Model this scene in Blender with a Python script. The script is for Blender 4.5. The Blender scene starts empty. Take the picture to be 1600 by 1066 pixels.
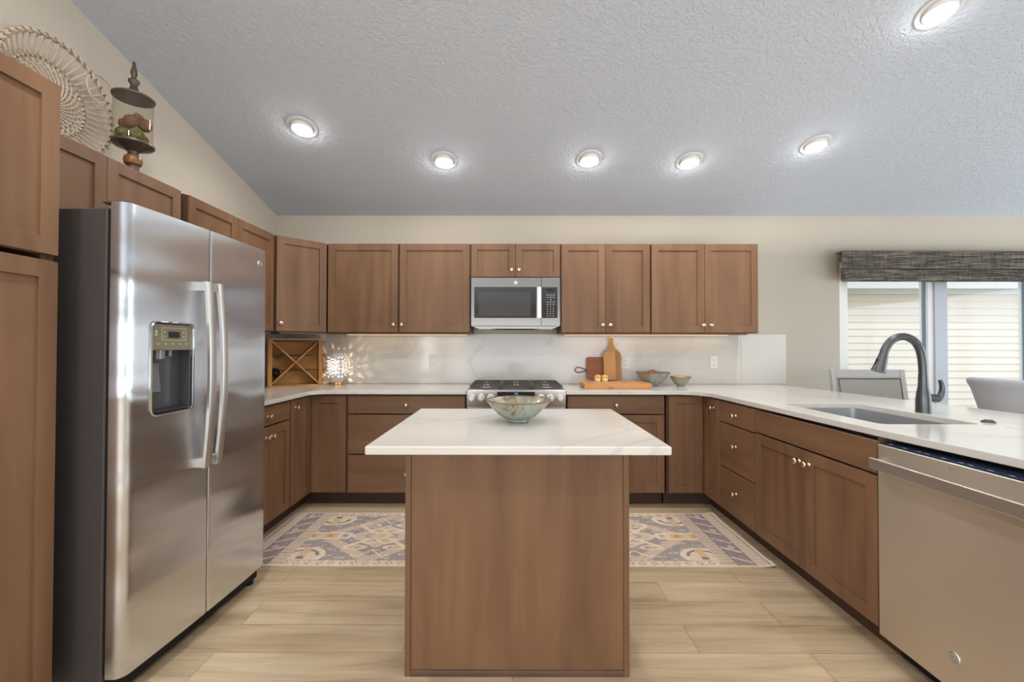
import bpy, bmesh, math, random
from mathutils import Vector, Matrix
random.seed(7)
C = bpy.context.scene.collection
PI = math.pi

# ---------------------------------------------------------------- camera
cam_d = bpy.data.cameras.new('camera'); cam = bpy.data.objects.new('camera', cam_d); C.objects.link(cam)
cam_d.sensor_width = 36; cam_d.sensor_fit = 'HORIZONTAL'; cam_d.lens = 679.98 / 1600 * 36
cam_d.clip_start = 0.02; cam_d.clip_end = 100
cam.location = (0, 0, 1.2544)
cam.rotation_mode = 'XYZ'
_R = Matrix.Rotation(0.0012, 4, 'Z') @ Matrix.Rotation(PI / 2 + 0.0133, 4, 'X') @ Matrix.Rotation(0.0014, 4, 'Z')
cam.rotation_euler = _R.to_euler('XYZ')
bpy.context.scene.camera = cam

# ---------------------------------------------------------------- world, exposure, large lights
W = bpy.data.worlds.new('daylight'); bpy.context.scene.world = W; W.use_nodes = True
_bg = W.node_tree.nodes['Background']; _bg.inputs[0].default_value = (0.86, 0.93, 1.0, 1); _bg.inputs[1].default_value = 1.45
vs = bpy.context.scene.view_settings
vs.view_transform = 'Standard'; vs.look = 'None'; vs.exposure = 0.20; vs.gamma = 1.0; vs.use_curve_mapping = False

def area(name, loc, rot, sx, sy, power, col, spread=180):
    d = bpy.data.lights.new(name, 'AREA'); d.shape = 'RECTANGLE'; d.size = sx; d.size_y = sy
    d.energy = power; d.color = col; d.spread = math.radians(spread)
    o = bpy.data.objects.new(name, d); o.location = loc; o.rotation_euler = rot; C.objects.link(o); return o
# daylight through the right glass doors; rear and left windows added unseen as fill
area('fill_rear', (0.8, -4.93, 0.98), (PI / 2, 0, 0), 5.4, 1.4, 68, (0.93, 0.96, 1.0))
area('daylight_right', (6.42, 1.0, 1.05), (PI / 2, 0, PI / 2), 4.8, 1.9, 76, (0.78, 0.89, 1.0))
area('fill_left', (-2.12, -2.6, 1.3), (PI / 2, 0, -PI / 2), 2.4, 1.3, 75, (0.93, 0.96, 1.0))
_s = bpy.data.lights.new('sun', 'SUN'); _s.energy = 0.6; _s.angle = math.radians(2); _s.color = (1.0, 0.96, 0.9)
_so = bpy.data.objects.new('sun', _s); _so.rotation_euler = (math.radians(28), 0, math.radians(-10)); C.objects.link(_so)
CAN_POWER = 3.9
CAN_POWER_FILL = 10.0
CAN_COLOR = (1.0, 0.965, 0.92)

# ---------------------------------------------------------------- colour and material helpers
def lin(c): 
    c = c / 255.0
    return c / 12.92 if c <= 0.04045 else ((c + 0.055) / 1.055) ** 2.4
def rgb(r, g, b): return (lin(r), lin(g), lin(b), 1)

def newmat(name):
    m = bpy.data.materials.new(name); m.use_nodes = True
    return m, m.node_tree, m.node_tree.nodes['Principled BSDF']
def mat(name, col, rough=0.5, metal=0.0, spec=0.5, coat=0.0, emit=None, es=0.0, trans=0.0, ior=1.45, alpha=1.0):
    m, t, p = newmat(name)
    p.inputs['Base Color'].default_value = col; p.inputs['Roughness'].default_value = rough
    p.inputs['Metallic'].default_value = metal; p.inputs['Specular IOR Level'].default_value = spec
    p.inputs['Coat Weight'].default_value = coat; p.inputs['IOR'].default_value = ior
    p.inputs['Transmission Weight'].default_value = trans
    if emit: p.inputs['Emission Color'].default_value = emit; p.inputs['Emission Strength'].default_value = es
    return m
def node(t, kind, **kw):
    n = t.nodes.new(kind)
    for k, v in kw.items(): setattr(n, k, v)
    return n
def coords(t, scale, offset_random=True, rot=(0, 0, 0)):
    tc = node(t, 'ShaderNodeTexCoord'); mp = node(t, 'ShaderNodeMapping')
    mp.inputs['Scale'].default_value = scale; mp.inputs['Rotation'].default_value = rot
    if offset_random:
        oi = node(t, 'ShaderNodeObjectInfo'); ml = node(t, 'ShaderNodeMath', operation='MULTIPLY'); ml.inputs[1].default_value = 37.0
        t.links.new(oi.outputs['Random'], ml.inputs[0]); ad = node(t, 'ShaderNodeVectorMath', operation='ADD')
        t.links.new(tc.outputs['Object'], ad.inputs[0]); t.links.new(ml.outputs[0], ad.inputs[1]); t.links.new(ad.outputs[0], mp.inputs['Vector'])
    else: t.links.new(tc.outputs['Object'], mp.inputs['Vector'])
    return mp.outputs[0]
def noise(t, vec, scale=1.0, detail=4, rough=0.5, dist=0.0):
    n = node(t, 'ShaderNodeTexNoise'); n.inputs['Scale'].default_value = scale; n.inputs['Detail'].default_value = detail
    n.inputs['Roughness'].default_value = rough; n.inputs['Distortion'].default_value = dist
    t.links.new(vec, n.inputs['Vector']); return n.outputs['Fac']
def ramp(t, fac, stops):
    r = node(t, 'ShaderNodeValToRGB'); e = r.color_ramp.elements
    while len(e) < len(stops): e.new(0.5)
    for i, (p, c) in enumerate(stops): e[i].position = p; e[i].color = c
    t.links.new(fac, r.inputs[0]); return r.outputs[0]
def mix(t, fac, a, b, mode='MIX'):
    m = node(t, 'ShaderNodeMix', data_type='RGBA', blend_type=mode)
    for i, v in ((0, fac), (6, a), (7, b)):
        if hasattr(v, 'is_output'): t.links.new(v, m.inputs[i])
        else: m.inputs[i].default_value = v
    return m.outputs[2]
def bump(t, p, h, strength, dist=0.01):
    b = node(t, 'ShaderNodeBump'); b.inputs['Strength'].default_value = strength; b.inputs['Distance'].default_value = dist
    t.links.new(h, b.inputs['Height']); t.links.new(b.outputs[0], p.inputs['Normal'])

def wood(name, light, dark, axis='z', rough=0.38, fine=1.0, coat=0.0, knots=False):
    m, t, p = newmat(name)
    s = {'z': (9 * fine, 9 * fine, 0.9), 'x': (0.9, 9 * fine, 9 * fine), 'y': (9 * fine, 0.9, 9 * fine)}[axis]
    s2 = tuple(v * 7 if v > 1 else v * 2.5 for v in s)
    s0 = tuple(v * 0.25 if v > 1 else v for v in s)
    a = noise(t, coords(t, s), 1.0, 3, 0.5, 0.6); b = noise(t, coords(t, s2), 1.0, 2, 0.5); c = noise(t, coords(t, s0), 1.0, 3, 0.6, 0.4)
    c1 = ramp(t, a, [(0.3, dark), (0.72, light)])
    md = tuple((x + y) / 2 * 0.93 for x, y in zip(light[:3], dark[:3])) + (1,)
    c2 = mix(t, 0.35, c1, ramp(t, c, [(0.35, dark), (0.65, light)]))
    c3 = mix(t, ramp(t, b, [(0.42, (0.16,) * 3 + (1,)), (0.6, (0, 0, 0, 1))]), c2, md)
    if knots:
        v = node(t, 'ShaderNodeTexVoronoi'); v.inputs['Scale'].default_value = 1.0
        t.links.new(coords(t, tuple(q * 0.6 if q > 1 else q * 6 for q in s)), v.inputs['Vector'])
        c3 = mix(t, ramp(t, v.outputs['Distance'], [(0.13, (0.8,) * 3 + (1,)), (0.26, (0, 0, 0, 1))]), c3, tuple(q * 0.35 for q in dark[:3]) + (1,))
    t.links.new(c3, p.inputs['Base Color']); p.inputs['Roughness'].default_value = rough
    p.inputs['Coat Weight'].default_value = coat
    p.inputs['Specular IOR Level'].default_value = 0.36
    bump(t, p, b, 0.06, 0.002)
    return m

CAB_L, CAB_D = rgb(138, 104, 76), rgb(102, 72, 51)
M = {}
M['cab'] = wood('stained_maple_upright_grain', CAB_L, CAB_D, 'z', 0.46)
M['cabh'] = wood('stained_maple_level_grain', CAB_L, CAB_D, 'x', 0.46)
M['cabframe'] = wood('stained_maple_frame', rgb(106, 76, 56), rgb(84, 58, 42), 'z', 0.45)
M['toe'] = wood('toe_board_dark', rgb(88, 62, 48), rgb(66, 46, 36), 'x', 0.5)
M['rail'] = wood('under_cabinet_rail_wood', rgb(150, 112, 74), rgb(120, 86, 56), 'x', 0.5)
M['nickel'] = mat('champagne_nickel', rgb(225, 205, 180), 0.28, 1.0)
M['wall'] = mat('wall_paint_warm_beige', rgb(208, 198, 182), 0.85, spec=0.3)
M['whitepaint'] = mat('white_trim_paint', rgb(232, 232, 230), 0.45)
M['black'] = mat('black_plastic', rgb(18, 18, 20), 0.35)
M['blackmatte'] = mat('dark_gap_plastic', rgb(22, 20, 20), 0.7)
M['iron'] = mat('cast_iron_grate', rgb(82, 77, 74), 0.5, 0.3)
M['chrome'] = mat('polished_steel', rgb(215, 215, 215), 0.12, 1.0)
M['fridgeside'] = mat('grey_painted_steel', rgb(80, 74, 72), 0.5)

def steel(name, col, rough, aniso=0.0, wave=0.0, arot=0.0, axis='z', wscale=(1.2, 1.2, 3.2)):
    m, t, p = newmat(name)
    p.inputs['Metallic'].default_value = 1.0; p.inputs['Roughness'].default_value = rough
    p.inputs['Anisotropic'].default_value = aniso; p.inputs['Anisotropic Rotation'].default_value = arot
    s = (2.0, 2.0, 260) if axis == 'x' else (260, 260, 2.0)
    g = noise(t, coords(t, s, False), 1.0, 2, 0.5)
    t.links.new(mix(t, g, tuple(q * 0.93 for q in col[:3]) + (1,), col), p.inputs['Base Color'])
    if aniso:
        tg = node(t, 'ShaderNodeTangent', direction_type='RADIAL', axis='Z'); t.links.new(tg.outputs[0], p.inputs['Tangent'])
    if wave:
        h = noise(t, coords(t, wscale, False), 1.0, 1, 0.4); bump(t, p, h, wave, 0.02)
    return m
M['steel_fridge'] = steel('brushed_steel_fridge', rgb(228, 232, 238), 0.22, 1.0, 1.6, 0.0)
M['steel'] = steel('brushed_steel', rgb(182, 178, 172), 0.30, 0.0, 0.0, 0, 'x')
M['steel_mw'] = steel('brushed_steel_microwave', rgb(146, 143, 138), 0.22, 0.0, 0.0, 0, 'x')
M['steel_dw'] = steel('brushed_steel_dishwasher', rgb(238, 229, 217), 0.40, 0.9, 0.05, 0.25)
M['steel_bar'] = steel('satin_steel_bar', rgb(226, 223, 219), 0.40)
M['sinksteel'] = steel('sink_steel', rgb(205, 207, 210), 0.42, 0, 0, 0, 'x')
M['faucet'] = mat('slate_stainless_faucet', rgb(98, 99, 102), 0.36, 0.9)

def quartz():
    m, t, p = newmat('white_quartz')
    v = coords(t, (1, 1, 1), True, (0.3, 0.5, 0.4))
    base = noise(t, v, 1.6, 4, 0.55, 0.4)
    n = noise(t, v, 0.95, 5, 0.5, 1.3)
    sb = node(t, 'ShaderNodeMath', operation='SUBTRACT'); sb.inputs[1].default_value = 0.5; t.links.new(n, sb.inputs[0])
    ab = node(t, 'ShaderNodeMath', operation='ABSOLUTE'); t.links.new(sb.outputs[0], ab.inputs[0])
    msk = ramp(t, ab.outputs[0], [(0.0, (1, 1, 1, 1)), (0.022, (0, 0, 0, 1))])
    c0 = ramp(t, base, [(0.3, rgb(208, 204, 197)), (0.7, rgb(218, 214, 207))])
    k = node(t, 'ShaderNodeMath', operation='MULTIPLY'); t.links.new(msk, k.inputs[0])
    gate = noise(t, v, 0.8, 1, 0.5); g2 = ramp(t, gate, [(0.36, (0, 0, 0, 1)), (0.52, (0.8, 0.8, 0.8, 1))]); t.links.new(g2, k.inputs[1])
    t.links.new(mix(t, k.outputs[0], c0, rgb(196, 196, 193)), p.inputs['Base Color'])
    p.inputs['Roughness'].default_value = 0.12
    return m
M['quartz'] = quartz()

def floor_mat():
    m, t, p = newmat('light_oak_vinyl_planks')
    v = coords(t, (1, 1, 1), False)
    br = node(t, 'ShaderNodeTexBrick'); br.offset = 0.37; br.squash = 1.0
    br.inputs['Scale'].default_value = 1.0; br.inputs['Mortar Size'].default_value = 0.0012; br.inputs['Mortar Smooth'].default_value = 0.2
    br.inputs['Brick Width'].default_value = 1.22; br.inputs['Row Height'].default_value = 0.18; br.inputs['Bias'].default_value = 0.0
    br.inputs['Color1'].default_value = (0, 0, 0, 1); br.inputs['Color2'].default_value = (1, 1, 1, 1); br.inputs['Mortar'].default_value = (0.5, 0.5, 0.5, 1)
    t.links.new(v, br.inputs['Vector'])
    off = node(t, 'ShaderNodeVectorMath', operation='MULTIPLY_ADD'); t.links.new(br.outputs['Color'], off.inputs[0]); off.inputs[1].default_value = (31, 17, 0)
    sc = node(t, 'ShaderNodeVectorMath', operation='MULTIPLY'); sc.inputs[1].default_value = (1.1, 11, 1); t.links.new(v, sc.inputs[0])
    t.links.new(sc.outputs[0], off.inputs[2])
    g = noise(t, off.outputs[0], 1.0, 5, 0.6, 0.7)
    sc2 = node(t, 'ShaderNodeVectorMath', operation='MULTIPLY'); sc2.inputs[1].default_value = (3.2, 7, 1); t.links.new(off.outputs[0], sc2.inputs[0])
    g2 = noise(t, sc2.outputs[0], 1.0, 3, 0.6, 0.3)
    c1 = ramp(t, g, [(0.30, rgb(148, 124, 94)), (0.48, rgb(190, 167, 135)), (0.68, rgb(214, 194, 163))])
    tint = ramp(t, br.outputs['Color'], [(0.0, rgb(168, 144, 113)), (1.0, rgb(206, 187, 158))])
    c2 = mix(t, 0.35, c1, tint)
    c3 = mix(t, ramp(t, g2, [(0.3, (0.3,) * 3 + (1,)), (0.5, (0, 0, 0, 1))]), c2, rgb(158, 136, 110))
    c4 = mix(t, br.outputs['Fac'], c3, rgb(120, 102, 82))
    t.links.new(c4, p.inputs['Base Color']); p.inputs['Roughness'].default_value = 0.42
    return m
M['floor'] = floor_mat()

def ceiling_mat():
    m, t, p = newmat('ceiling_knockdown_texture')
    p.inputs['Base Color'].default_value = rgb(217, 225, 237); p.inputs['Roughness'].default_value = 0.9; p.inputs['Specular IOR Level'].default_value = 0.25
    v = coords(t, (1, 1, 1), False); n = noise(t, v, 42, 3, 0.55, 0.6)
    h = ramp(t, n, [(0.42, (0, 0, 0, 1)), (0.56, (1, 1, 1, 1))]); bump(t, p, h, 0.6, 0.004)
    return m
M['ceiling'] = ceiling_mat()

def glass_mat(name, tint=(1, 1, 1, 1), refl=0.08):
    m, t, p = newmat(name); t.nodes.remove(p)
    tr = node(t, 'ShaderNodeBsdfTransparent'); tr.inputs[0].default_value = tint
    gl = node(t, 'ShaderNodeBsdfGlossy'); gl.inputs['Roughness'].default_value = 0.02
    lw = node(t, 'ShaderNodeLayerWeight'); lw.inputs[0].default_value = 0.5
    pw = node(t, 'ShaderNodeMath', operation='POWER'); pw.inputs[1].default_value = 4.0; t.links.new(lw.outputs['Facing'], pw.inputs[0])
    fr = node(t, 'ShaderNodeMath', operation='MULTIPLY_ADD'); fr.inputs[1].default_value = 0.35; fr.inputs[2].default_value = 0.03; t.links.new(pw.outputs[0], fr.inputs[0])
    mx = node(t, 'ShaderNodeMixShader'); t.links.new(fr.outputs[0], mx.inputs[0]); t.links.new(tr.outputs[0], mx.inputs[1]); t.links.new(gl.outputs[0], mx.inputs[2])
    t.links.new(mx.outputs[0], t.nodes['Material Output'].inputs[0]); return m
M['glass'] = glass_mat('clear_pane', (0.97, 0.985, 0.99, 1))
M['jarglass'] = glass_mat('jar_glass', (0.96, 0.95, 0.93, 1))

# ---------------------------------------------------------------- mesh helper
def smooth(pts, n=6):
    P = [Vector(p) for p in pts]; out = []
    for i in range(len(P) - 1):
        a, b, c, d = P[max(i - 1, 0)], P[i], P[i + 1], P[min(i + 2, len(P) - 1)]
        for k in range(n):
            t = k / n; out.append(0.5 * ((2 * b) + (c - a) * t + (2 * a - 5 * b + 4 * c - d) * t * t + (3 * b - a - 3 * c + d) * t ** 3))
    return out + [P[-1]]
class MB:
    def __init__(s): s.v = []; s.f = []
    def add(s, vs_, fs):
        o = len(s.v); s.v += [tuple(p) for p in vs_]; s.f += [tuple(i + o for i in f) for f in fs]; return s
    def box(s, x0, x1, y0, y1, z0, z1):
        return s.add([(x0, y0, z0), (x1, y0, z0), (x1, y1, z0), (x0, y1, z0), (x0, y0, z1), (x1, y0, z1), (x1, y1, z1), (x0, y1, z1)],
                     [(0, 3, 2, 1), (4, 5, 6, 7), (0, 1, 5, 4), (1, 2, 6, 5), (2, 3, 7, 6), (3, 0, 4, 7)])
    def prism(s, poly, z0, z1, plane='xy'):
        n = len(poly)
        f = {'xy': lambda a, b, c: (a, b, c), 'xz': lambda a, b, c: (a, c, b), 'yz': lambda a, b, c: (c, a, b)}[plane]
        vv = [f(a, b, z0) for a, b in poly] + [f(a, b, z1) for a, b in poly]
        return s.add(vv, [tuple(range(n - 1, -1, -1)), tuple(range(n, 2 * n))] + [(i, (i + 1) % n, (i + 1) % n + n, i + n) for i in range(n)])
    def lathe(s, prof, c=(0, 0, 0), n=32, axis='z', close=False, sx=1, sy=1, wob=None):
        vv = []; N = len(prof)
        for i in range(n):
            a = 2 * PI * i / n
            for r, h in prof:
                k = wob(a, r, h) if wob else 1.0
                x, y = r * k * math.cos(a) * sx, r * k * math.sin(a) * sy
                if axis == 'z': q = (x, y, h)
                elif axis == 'y': q = (x, h, y)
                else: q = (h, x, y)
                vv.append((q[0] + c[0], q[1] + c[1], q[2] + c[2]))
        ff = []
        for i in range(n):
            j = (i + 1) % n
            for k in range(N - 1): ff.append((i * N + k, j * N + k, j * N + k + 1, i * N + k + 1))
            if close: ff.append((i * N + N - 1, j * N + N - 1, j * N, i * N))
        if not close:
            if prof[0][0] > 1e-6: ff.append(tuple(i * N for i in range(n)))
            if prof[-1][0] > 1e-6: ff.append(tuple(i * N + N - 1 for i in reversed(range(n))))
        return s.add(vv, ff)
    def cyl(s, c, r, h, axis='z', n=24): return s.lathe([(r, 0), (r, h)], c, n, axis)
    def tube(s, pts, r, n=10, closed=False, flat=1.0, up=(0, 0, 1)):
        P_ = [Vector(p) for p in pts]; m = len(P_); rr = r if callable(r) else (lambda t_: r)
        vv = []; nrm = None
        for i, p in enumerate(P_):
            if closed: tg = P_[(i + 1) % m] - P_[(i - 1) % m]
            else: tg = P_[min(i + 1, m - 1)] - P_[max(i - 1, 0)]
            tg.normalize()
            if nrm is None:
                u = Vector(up)
                if abs(u.dot(tg)) > 0.95: u = Vector((1, 0, 0))
                nrm = (u - tg * u.dot(tg)).normalized()
            else: nrm = (nrm - tg * nrm.dot(tg)).normalized()
            b = tg.cross(nrm); q = rr(i / max(1, m - 1))
            for k in range(n):
                a = 2 * PI * k / n; vv.append(p + nrm * math.cos(a) * q * flat + b * math.sin(a) * q)
        ff = []
        for i in range(m if closed else m - 1):
            j = (i + 1) % m
            for k in range(n): ff.append((i * n + k, i * n + (k + 1) % n, j * n + (k + 1) % n, j * n + k))
        if not closed: ff += [tuple(range(n - 1, -1, -1)), tuple((m - 1) * n + k for k in range(n))]
        return s.add(vv, ff)
    def ball(s, c, r, n=12):
        return s.lathe([(max(1e-7, r * math.sin(PI * k / n)), -r * math.cos(PI * k / n)) for k in range(n + 1)], c, n * 2)
    def move(s, f): s.v = [tuple(f(*p)) for p in s.v]; return s
    def build(s, name, m, parent=None, bevel=0.0, seg=2, angle=35, recalc=True):
        me = bpy.data.meshes.new(name); me.from_pydata(s.v, [], s.f); me.update()
        if recalc:
            b = bmesh.new(); b.from_mesh(me); bmesh.ops.remove_doubles(b, verts=b.verts, dist=1e-6) if len(s.v) < 30000 else None
            bmesh.ops.recalc_face_normals(b, faces=b.faces); b.to_mesh(me); b.free()
        me.materials.append(m)
        me.polygons.foreach_set('use_smooth', [True] * len(me.polygons))
        me.set_sharp_from_angle(angle=math.radians(angle))
        o = bpy.data.objects.new(name, me); C.objects.link(o)
        if parent: o.parent = parent
        if bevel:
            md = o.modifiers.new('bevel', 'BEVEL'); md.width = bevel; md.segments = seg; md.limit_method = 'ANGLE'; md.angle_limit = math.radians(40); md.harden_normals = True
        return o

def thing(name, label, cat, loc=(0, 0, 0), rotz=0.0, group=None):
    o = bpy.data.objects.new(name, None); C.objects.link(o); o.empty_display_size = 0.1
    o.location = loc; o.rotation_euler = (0, 0, rotz); tag(o, label, cat, group); return o
def tag(o, label, cat, group=None):
    o['label'] = label; o['category'] = cat
    if group: o['group'] = group
    return o
def struct(o): o['kind'] = 'structure'; return o
def cut(o, cutter):
    md = o.modifiers.new('b', 'BOOLEAN'); md.object = cutter; md.operation = 'DIFFERENCE'; md.solver = 'EXACT'
    bpy.context.view_layer.update()
    me = bpy.data.meshes.new_from_object(o.evaluated_get(bpy.context.evaluated_depsgraph_get()))
    o.modifiers.remove(md); o.data = me; bpy.data.objects.remove(cutter)
def slab_with_hole(outer, hole, z0, z1):
    bm = bmesh.new(); es = []
    for loop in [outer] + ([hole] if hole else []):
        vs_ = [bm.verts.new((x, y, z1)) for x, y in loop]
        es += [bm.edges.new((vs_[i], vs_[(i + 1) % len(vs_)])) for i in range(len(vs_))]
    bmesh.ops.triangle_fill(bm, edges=es, use_beauty=True, normal=(0, 0, 1))
    r = bmesh.ops.extrude_face_region(bm, geom=list(bm.faces))
    for v in r['geom']:
        if isinstance(v, bmesh.types.BMVert): v.co.z = z0
    bmesh.ops.recalc_face_normals(bm, faces=bm.faces)
    b = MB(); bm.verts.index_update(); b.v = [tuple(v.co) for v in bm.verts]; b.f = [tuple(v.index for v in f.verts) for f in bm.faces]; bm.free()
    return b

# ================================================================= ROOM
YW, XW, ZC, SL = 4.02, -2.19, 2.47, 0.262
XR_, YB_ = 6.5, -5.0; YRIDGE = -0.4
def zc(y): return ZC + SL * (YW - y) if y >= YRIDGE else ZC + SL * (YW - YRIDGE) - 0.262 * (YRIDGE - y)
struct(MB().box(XW - 0.12, XR_ + 0.12, YB_ - 0.12, YW + 0.14, -0.1, 0).build('floor', M['floor']))
cb = MB().prism([(YW + 0.3, zc(YW + 0.3)), (YRIDGE, zc(YRIDGE)), (YB_ - 0.2, zc(YB_ - 0.2)), (YB_ - 0.2, zc(YB_ - 0.2) + 0.15), (YRIDGE, zc(YRIDGE) + 0.15), (YW + 0.3, zc(YW + 0.3) + 0.15)], XW - 0.15, XR_ + 0.15, 'yz')
ceil_o = struct(cb.build('ceiling', M['ceiling']))
gable = [(YB_, 0), (YW, 0), (YW, zc(YW) + 0.05), (YRIDGE, zc(YRIDGE) + 0.05), (YB_, zc(YB_) + 0.05)]
lw_ = struct(MB().prism(gable, XW - 0.12, XW, 'yz').build('wall_left', M['wall']))
cut(lw_, MB().box(XW - 0.3, XW + 0.1, -3.9, -1.3, 0.6, 2.0).build('c', M['wall']))
# right wall with the opening of the glass doors
rw = MB().prism(gable, XR_, XR_ + 0.12, 'yz').build('wall_right', M['wall']); struct(rw)
cut(rw, MB().box(XR_ - 0.1, XR_ + 0.3, -1.5, 3.5, 0.08, 2.05).build('c', M['wall']))
# back wall with the window
WX0, WX1, WZ0, WZ1 = 3.02, 5.35, 0.10, 2.05
bw = struct(MB().box(XW - 0.12, XR_ + 0.12, YW, YW + 0.14, 0, zc(YW) + 0.03).build('wall_back', M['wall']))
cut(bw, MB().box(WX0, WX1, YW - 0.1, YW + 0.3, WZ0, WZ1).build('c', M['wall']))
fw = struct(MB().box(XW - 0.12, XR_ + 0.12, YB_ - 0.12, YB_, 0, zc(YB_) + 0.05).build('wall_front', M['wall']))
cut(fw, MB().box(-2.0, 3.6, YB_ - 0.3, YB_ + 0.1, 0.25, 2.0).build('c', M['wall']))
for nm, a in (('baseboard_back', (2.6, XR_, YW - 0.014, YW)), ('baseboard_right', (XR_ - 0.014, XR_, YB_, -1.6)), ('baseboard_left', (XW, XW + 0.014, YB_ + 0.0, 0.5))):
    struct(MB().box(*a, 0, 0.1).build(nm, M['whitepaint'], None, 0.002))

def window(name, x0, x1, y, z0, z1, muls, facing=1, along='x', fw_=0.085, mcol='whitepaint'):
    f = MB()
    def bx(b, a0, a1, d0, d1, h0, h1):
        if along == 'x': b.box(a0, a1, y + d0, y + d1, h0, h1)
        else: b.box(y + d0, y + d1, a0, a1, h0, h1)
    bx(f, x0, x0 + fw_, 0.0, 0.09, z0, z1); bx(f, x1 - fw_, x1, 0.0, 0.09, z0, z1)
    bx(f, x0 + fw_, x1 - fw_, 0.0, 0.09, z1 - 0.06, z1); bx(f, x0 + fw_, x1 - fw_, 0.0, 0.09, z0, z0 + 0.07)
    for a, b_ in muls: bx(f, a, b_, 0.01, 0.10, z0 + 0.07, z1 - 0.06)
    root = struct(f.build(name, M[mcol], None, 0.003))
    ed = [x0 + fw_] + [q for a in muls for q in a] + [x1 - fw_]
    for i in range(0, len(ed), 2):
        g = MB(); bx(g, ed[i], ed[i + 1], 0.045, 0.05, z0 + 0.07, z1 - 0.06); g.build('pane', M['glass'], root)
        # narrow vinyl sash round each pane, darker on the side that meets the mullion
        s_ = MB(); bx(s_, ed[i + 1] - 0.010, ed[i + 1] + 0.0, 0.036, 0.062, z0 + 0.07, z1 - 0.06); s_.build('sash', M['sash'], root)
    return root
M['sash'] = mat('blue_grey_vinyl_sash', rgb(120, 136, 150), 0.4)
M['mullion'] = mat('mullion_shade_grey', rgb(182, 187, 196), 0.4)  # grey that stands for shade on the white mullions
w1 = window('window_1', WX0, WX1, YW + 0.03, WZ0, WZ1, [(3.875, 4.045), (4.82, 4.97)], fw_=0.10)
for a_, b_ in ((3.925, 4.043), (4.87, 4.968)): MB().box(a_, b_, YW + 0.026, YW + 0.0395, WZ0 + 0.07, WZ1 - 0.06).build('mullion_shade', M['mullion'], w1, 0.003)  # overlay box painting the shaded half of each mullion
window('window_2', -1.5, 3.5, XR_ + 0.02, 0.08, 2.05, [(0.1, 0.22), (1.8, 1.92)], along='y')
window('added_window_left', -3.9, -1.3, XW - 0.10, 0.6, 2.0, [(-2.65, -2.55)], along='y')  # unseen window, added so light reaches the right-hand cabinets
window('added_window_rear', -2.0, 3.6, YB_ - 0.1, 0.25, 2.0, [(-0.2, -0.08), (1.7, 1.82)])  # unseen rear windows, added to let in fill light

# outside, beyond the window: lawn, neighbour's house with lap siding and a white soffit
M['lawn'] = mat('lawn', rgb(126, 134, 96), 0.95)
o = MB().box(-8, 16, YW + 0.2, 12, -0.35, -0.3).build('ground_outside', M['lawn']); struct(o)
M['siding'] = mat('cream_vinyl_siding', rgb(236, 221, 204), 0.6)
sd = MB(); lap = 0.1016; yS = 6.4; z = 0.0
prof = []
for k in range(20):
    prof += [(yS - 0.014, z), (yS, z + lap)]; z += lap
poly = [(yS + 0.2, 0.0)] + prof + [(yS + 0.2, z)]
sd.prism(poly[::-1], 2.0, 7.44, 'yz')
house = thing('neighbouring_house', "neighbour's house with cream lap siding seen through the window", 'house', (4.7, 6.5, -0.3))
def child_local(mb, name, m, parent, **k):
    l = parent.location; mb.move(lambda x, y, z_: (x - l[0], y - l[1], z_ - l[2])); return mb.build(name, m, parent, **k)
child_local(sd, 'siding_wall', M['siding'], house)
child_local(MB().box(2.0, 7.46, 6.41, 6.62, -0.3, 0.0), 'foundation', M['whitepaint'], house)
child_local(MB().box(1.9, 7.6, 6.15, 6.36, 2.09, 2.32).box(1.9, 7.6, 6.36, 6.65, 2.033, 2.32), 'soffit', M['whitepaint'], house)
child_local(MB().box(7.44, 7.54, 6.36, 6.6, 0, 2.03), 'corner_trim', M['whitepaint'], house)

# ================================================================= RECESSED LIGHTS
M['canlens'] = mat('lit_lens', (1, 1, 1, 1), 0.5, emit=(1, 0.97, 0.93, 1), es=5.0)
M['canring'] = mat('white_metal_ring', rgb(238, 238, 238), 0.4)
def can(x, y, label, power, grp='round recessed lights in the sloped ceiling'):
    z = zc(y); t = thing('recessed_light', label, 'ceiling light', (x, y, z), 0, grp)
    sgn = SL if y >= YRIDGE else -SL
    def tilt(px, py, pz): return (px, py, pz - sgn * py)          # sheared to lie along the ceiling slope
    tr = MB().lathe([(0.078, -0.001), (0.098, -0.001), (0.096, -0.006), (0.08, -0.009), (0.072, -0.004)], (0, 0, 0), 40, close=True); tr.move(tilt); tr.build('trim_ring', M['canring'], t)
    gm = MB().lathe([(0.070, 0.02), (0.071, -0.016), (0.066, -0.020), (0.058, -0.012), (0.054, 0.012), (0.054, 0.02)], (0, 0, 0), 36, close=True); gm.move(lambda px, py, pz: (px, py, pz - sgn * py * 0.45)); gm.build('gimbal', M['canring'], t)
    ln = MB().lathe([(0.0, -0.001), (0.054, -0.001), (0.054, 0.004), (0.0, 0.004)], (0, 0, 0), 32); ln.move(lambda px, py, pz: (px, py, pz - sgn * py * 0.45 - 0.006)); ln.build('lens', M['canlens'], t)
    d = bpy.data.lights.new('lamp_light', 'AREA'); d.shape = 'DISK'; d.size = 0.09; d.spread = math.radians(160); d.energy = power; d.color = CAN_COLOR
    l = bpy.data.objects.new('lamp_light', d); C.objects.link(l); l.parent = t; l.location = (0, 0, -0.040)
    d = bpy.data.lights.new('lamp_spill', 'POINT'); d.shadow_soft_size = 0.03; d.energy = power * 0.42; d.color = CAN_COLOR
    l = bpy.data.objects.new('lamp_spill', d); C.objects.link(l); l.parent = t; l.location = (0, 0, -0.034)
    return t
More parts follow.
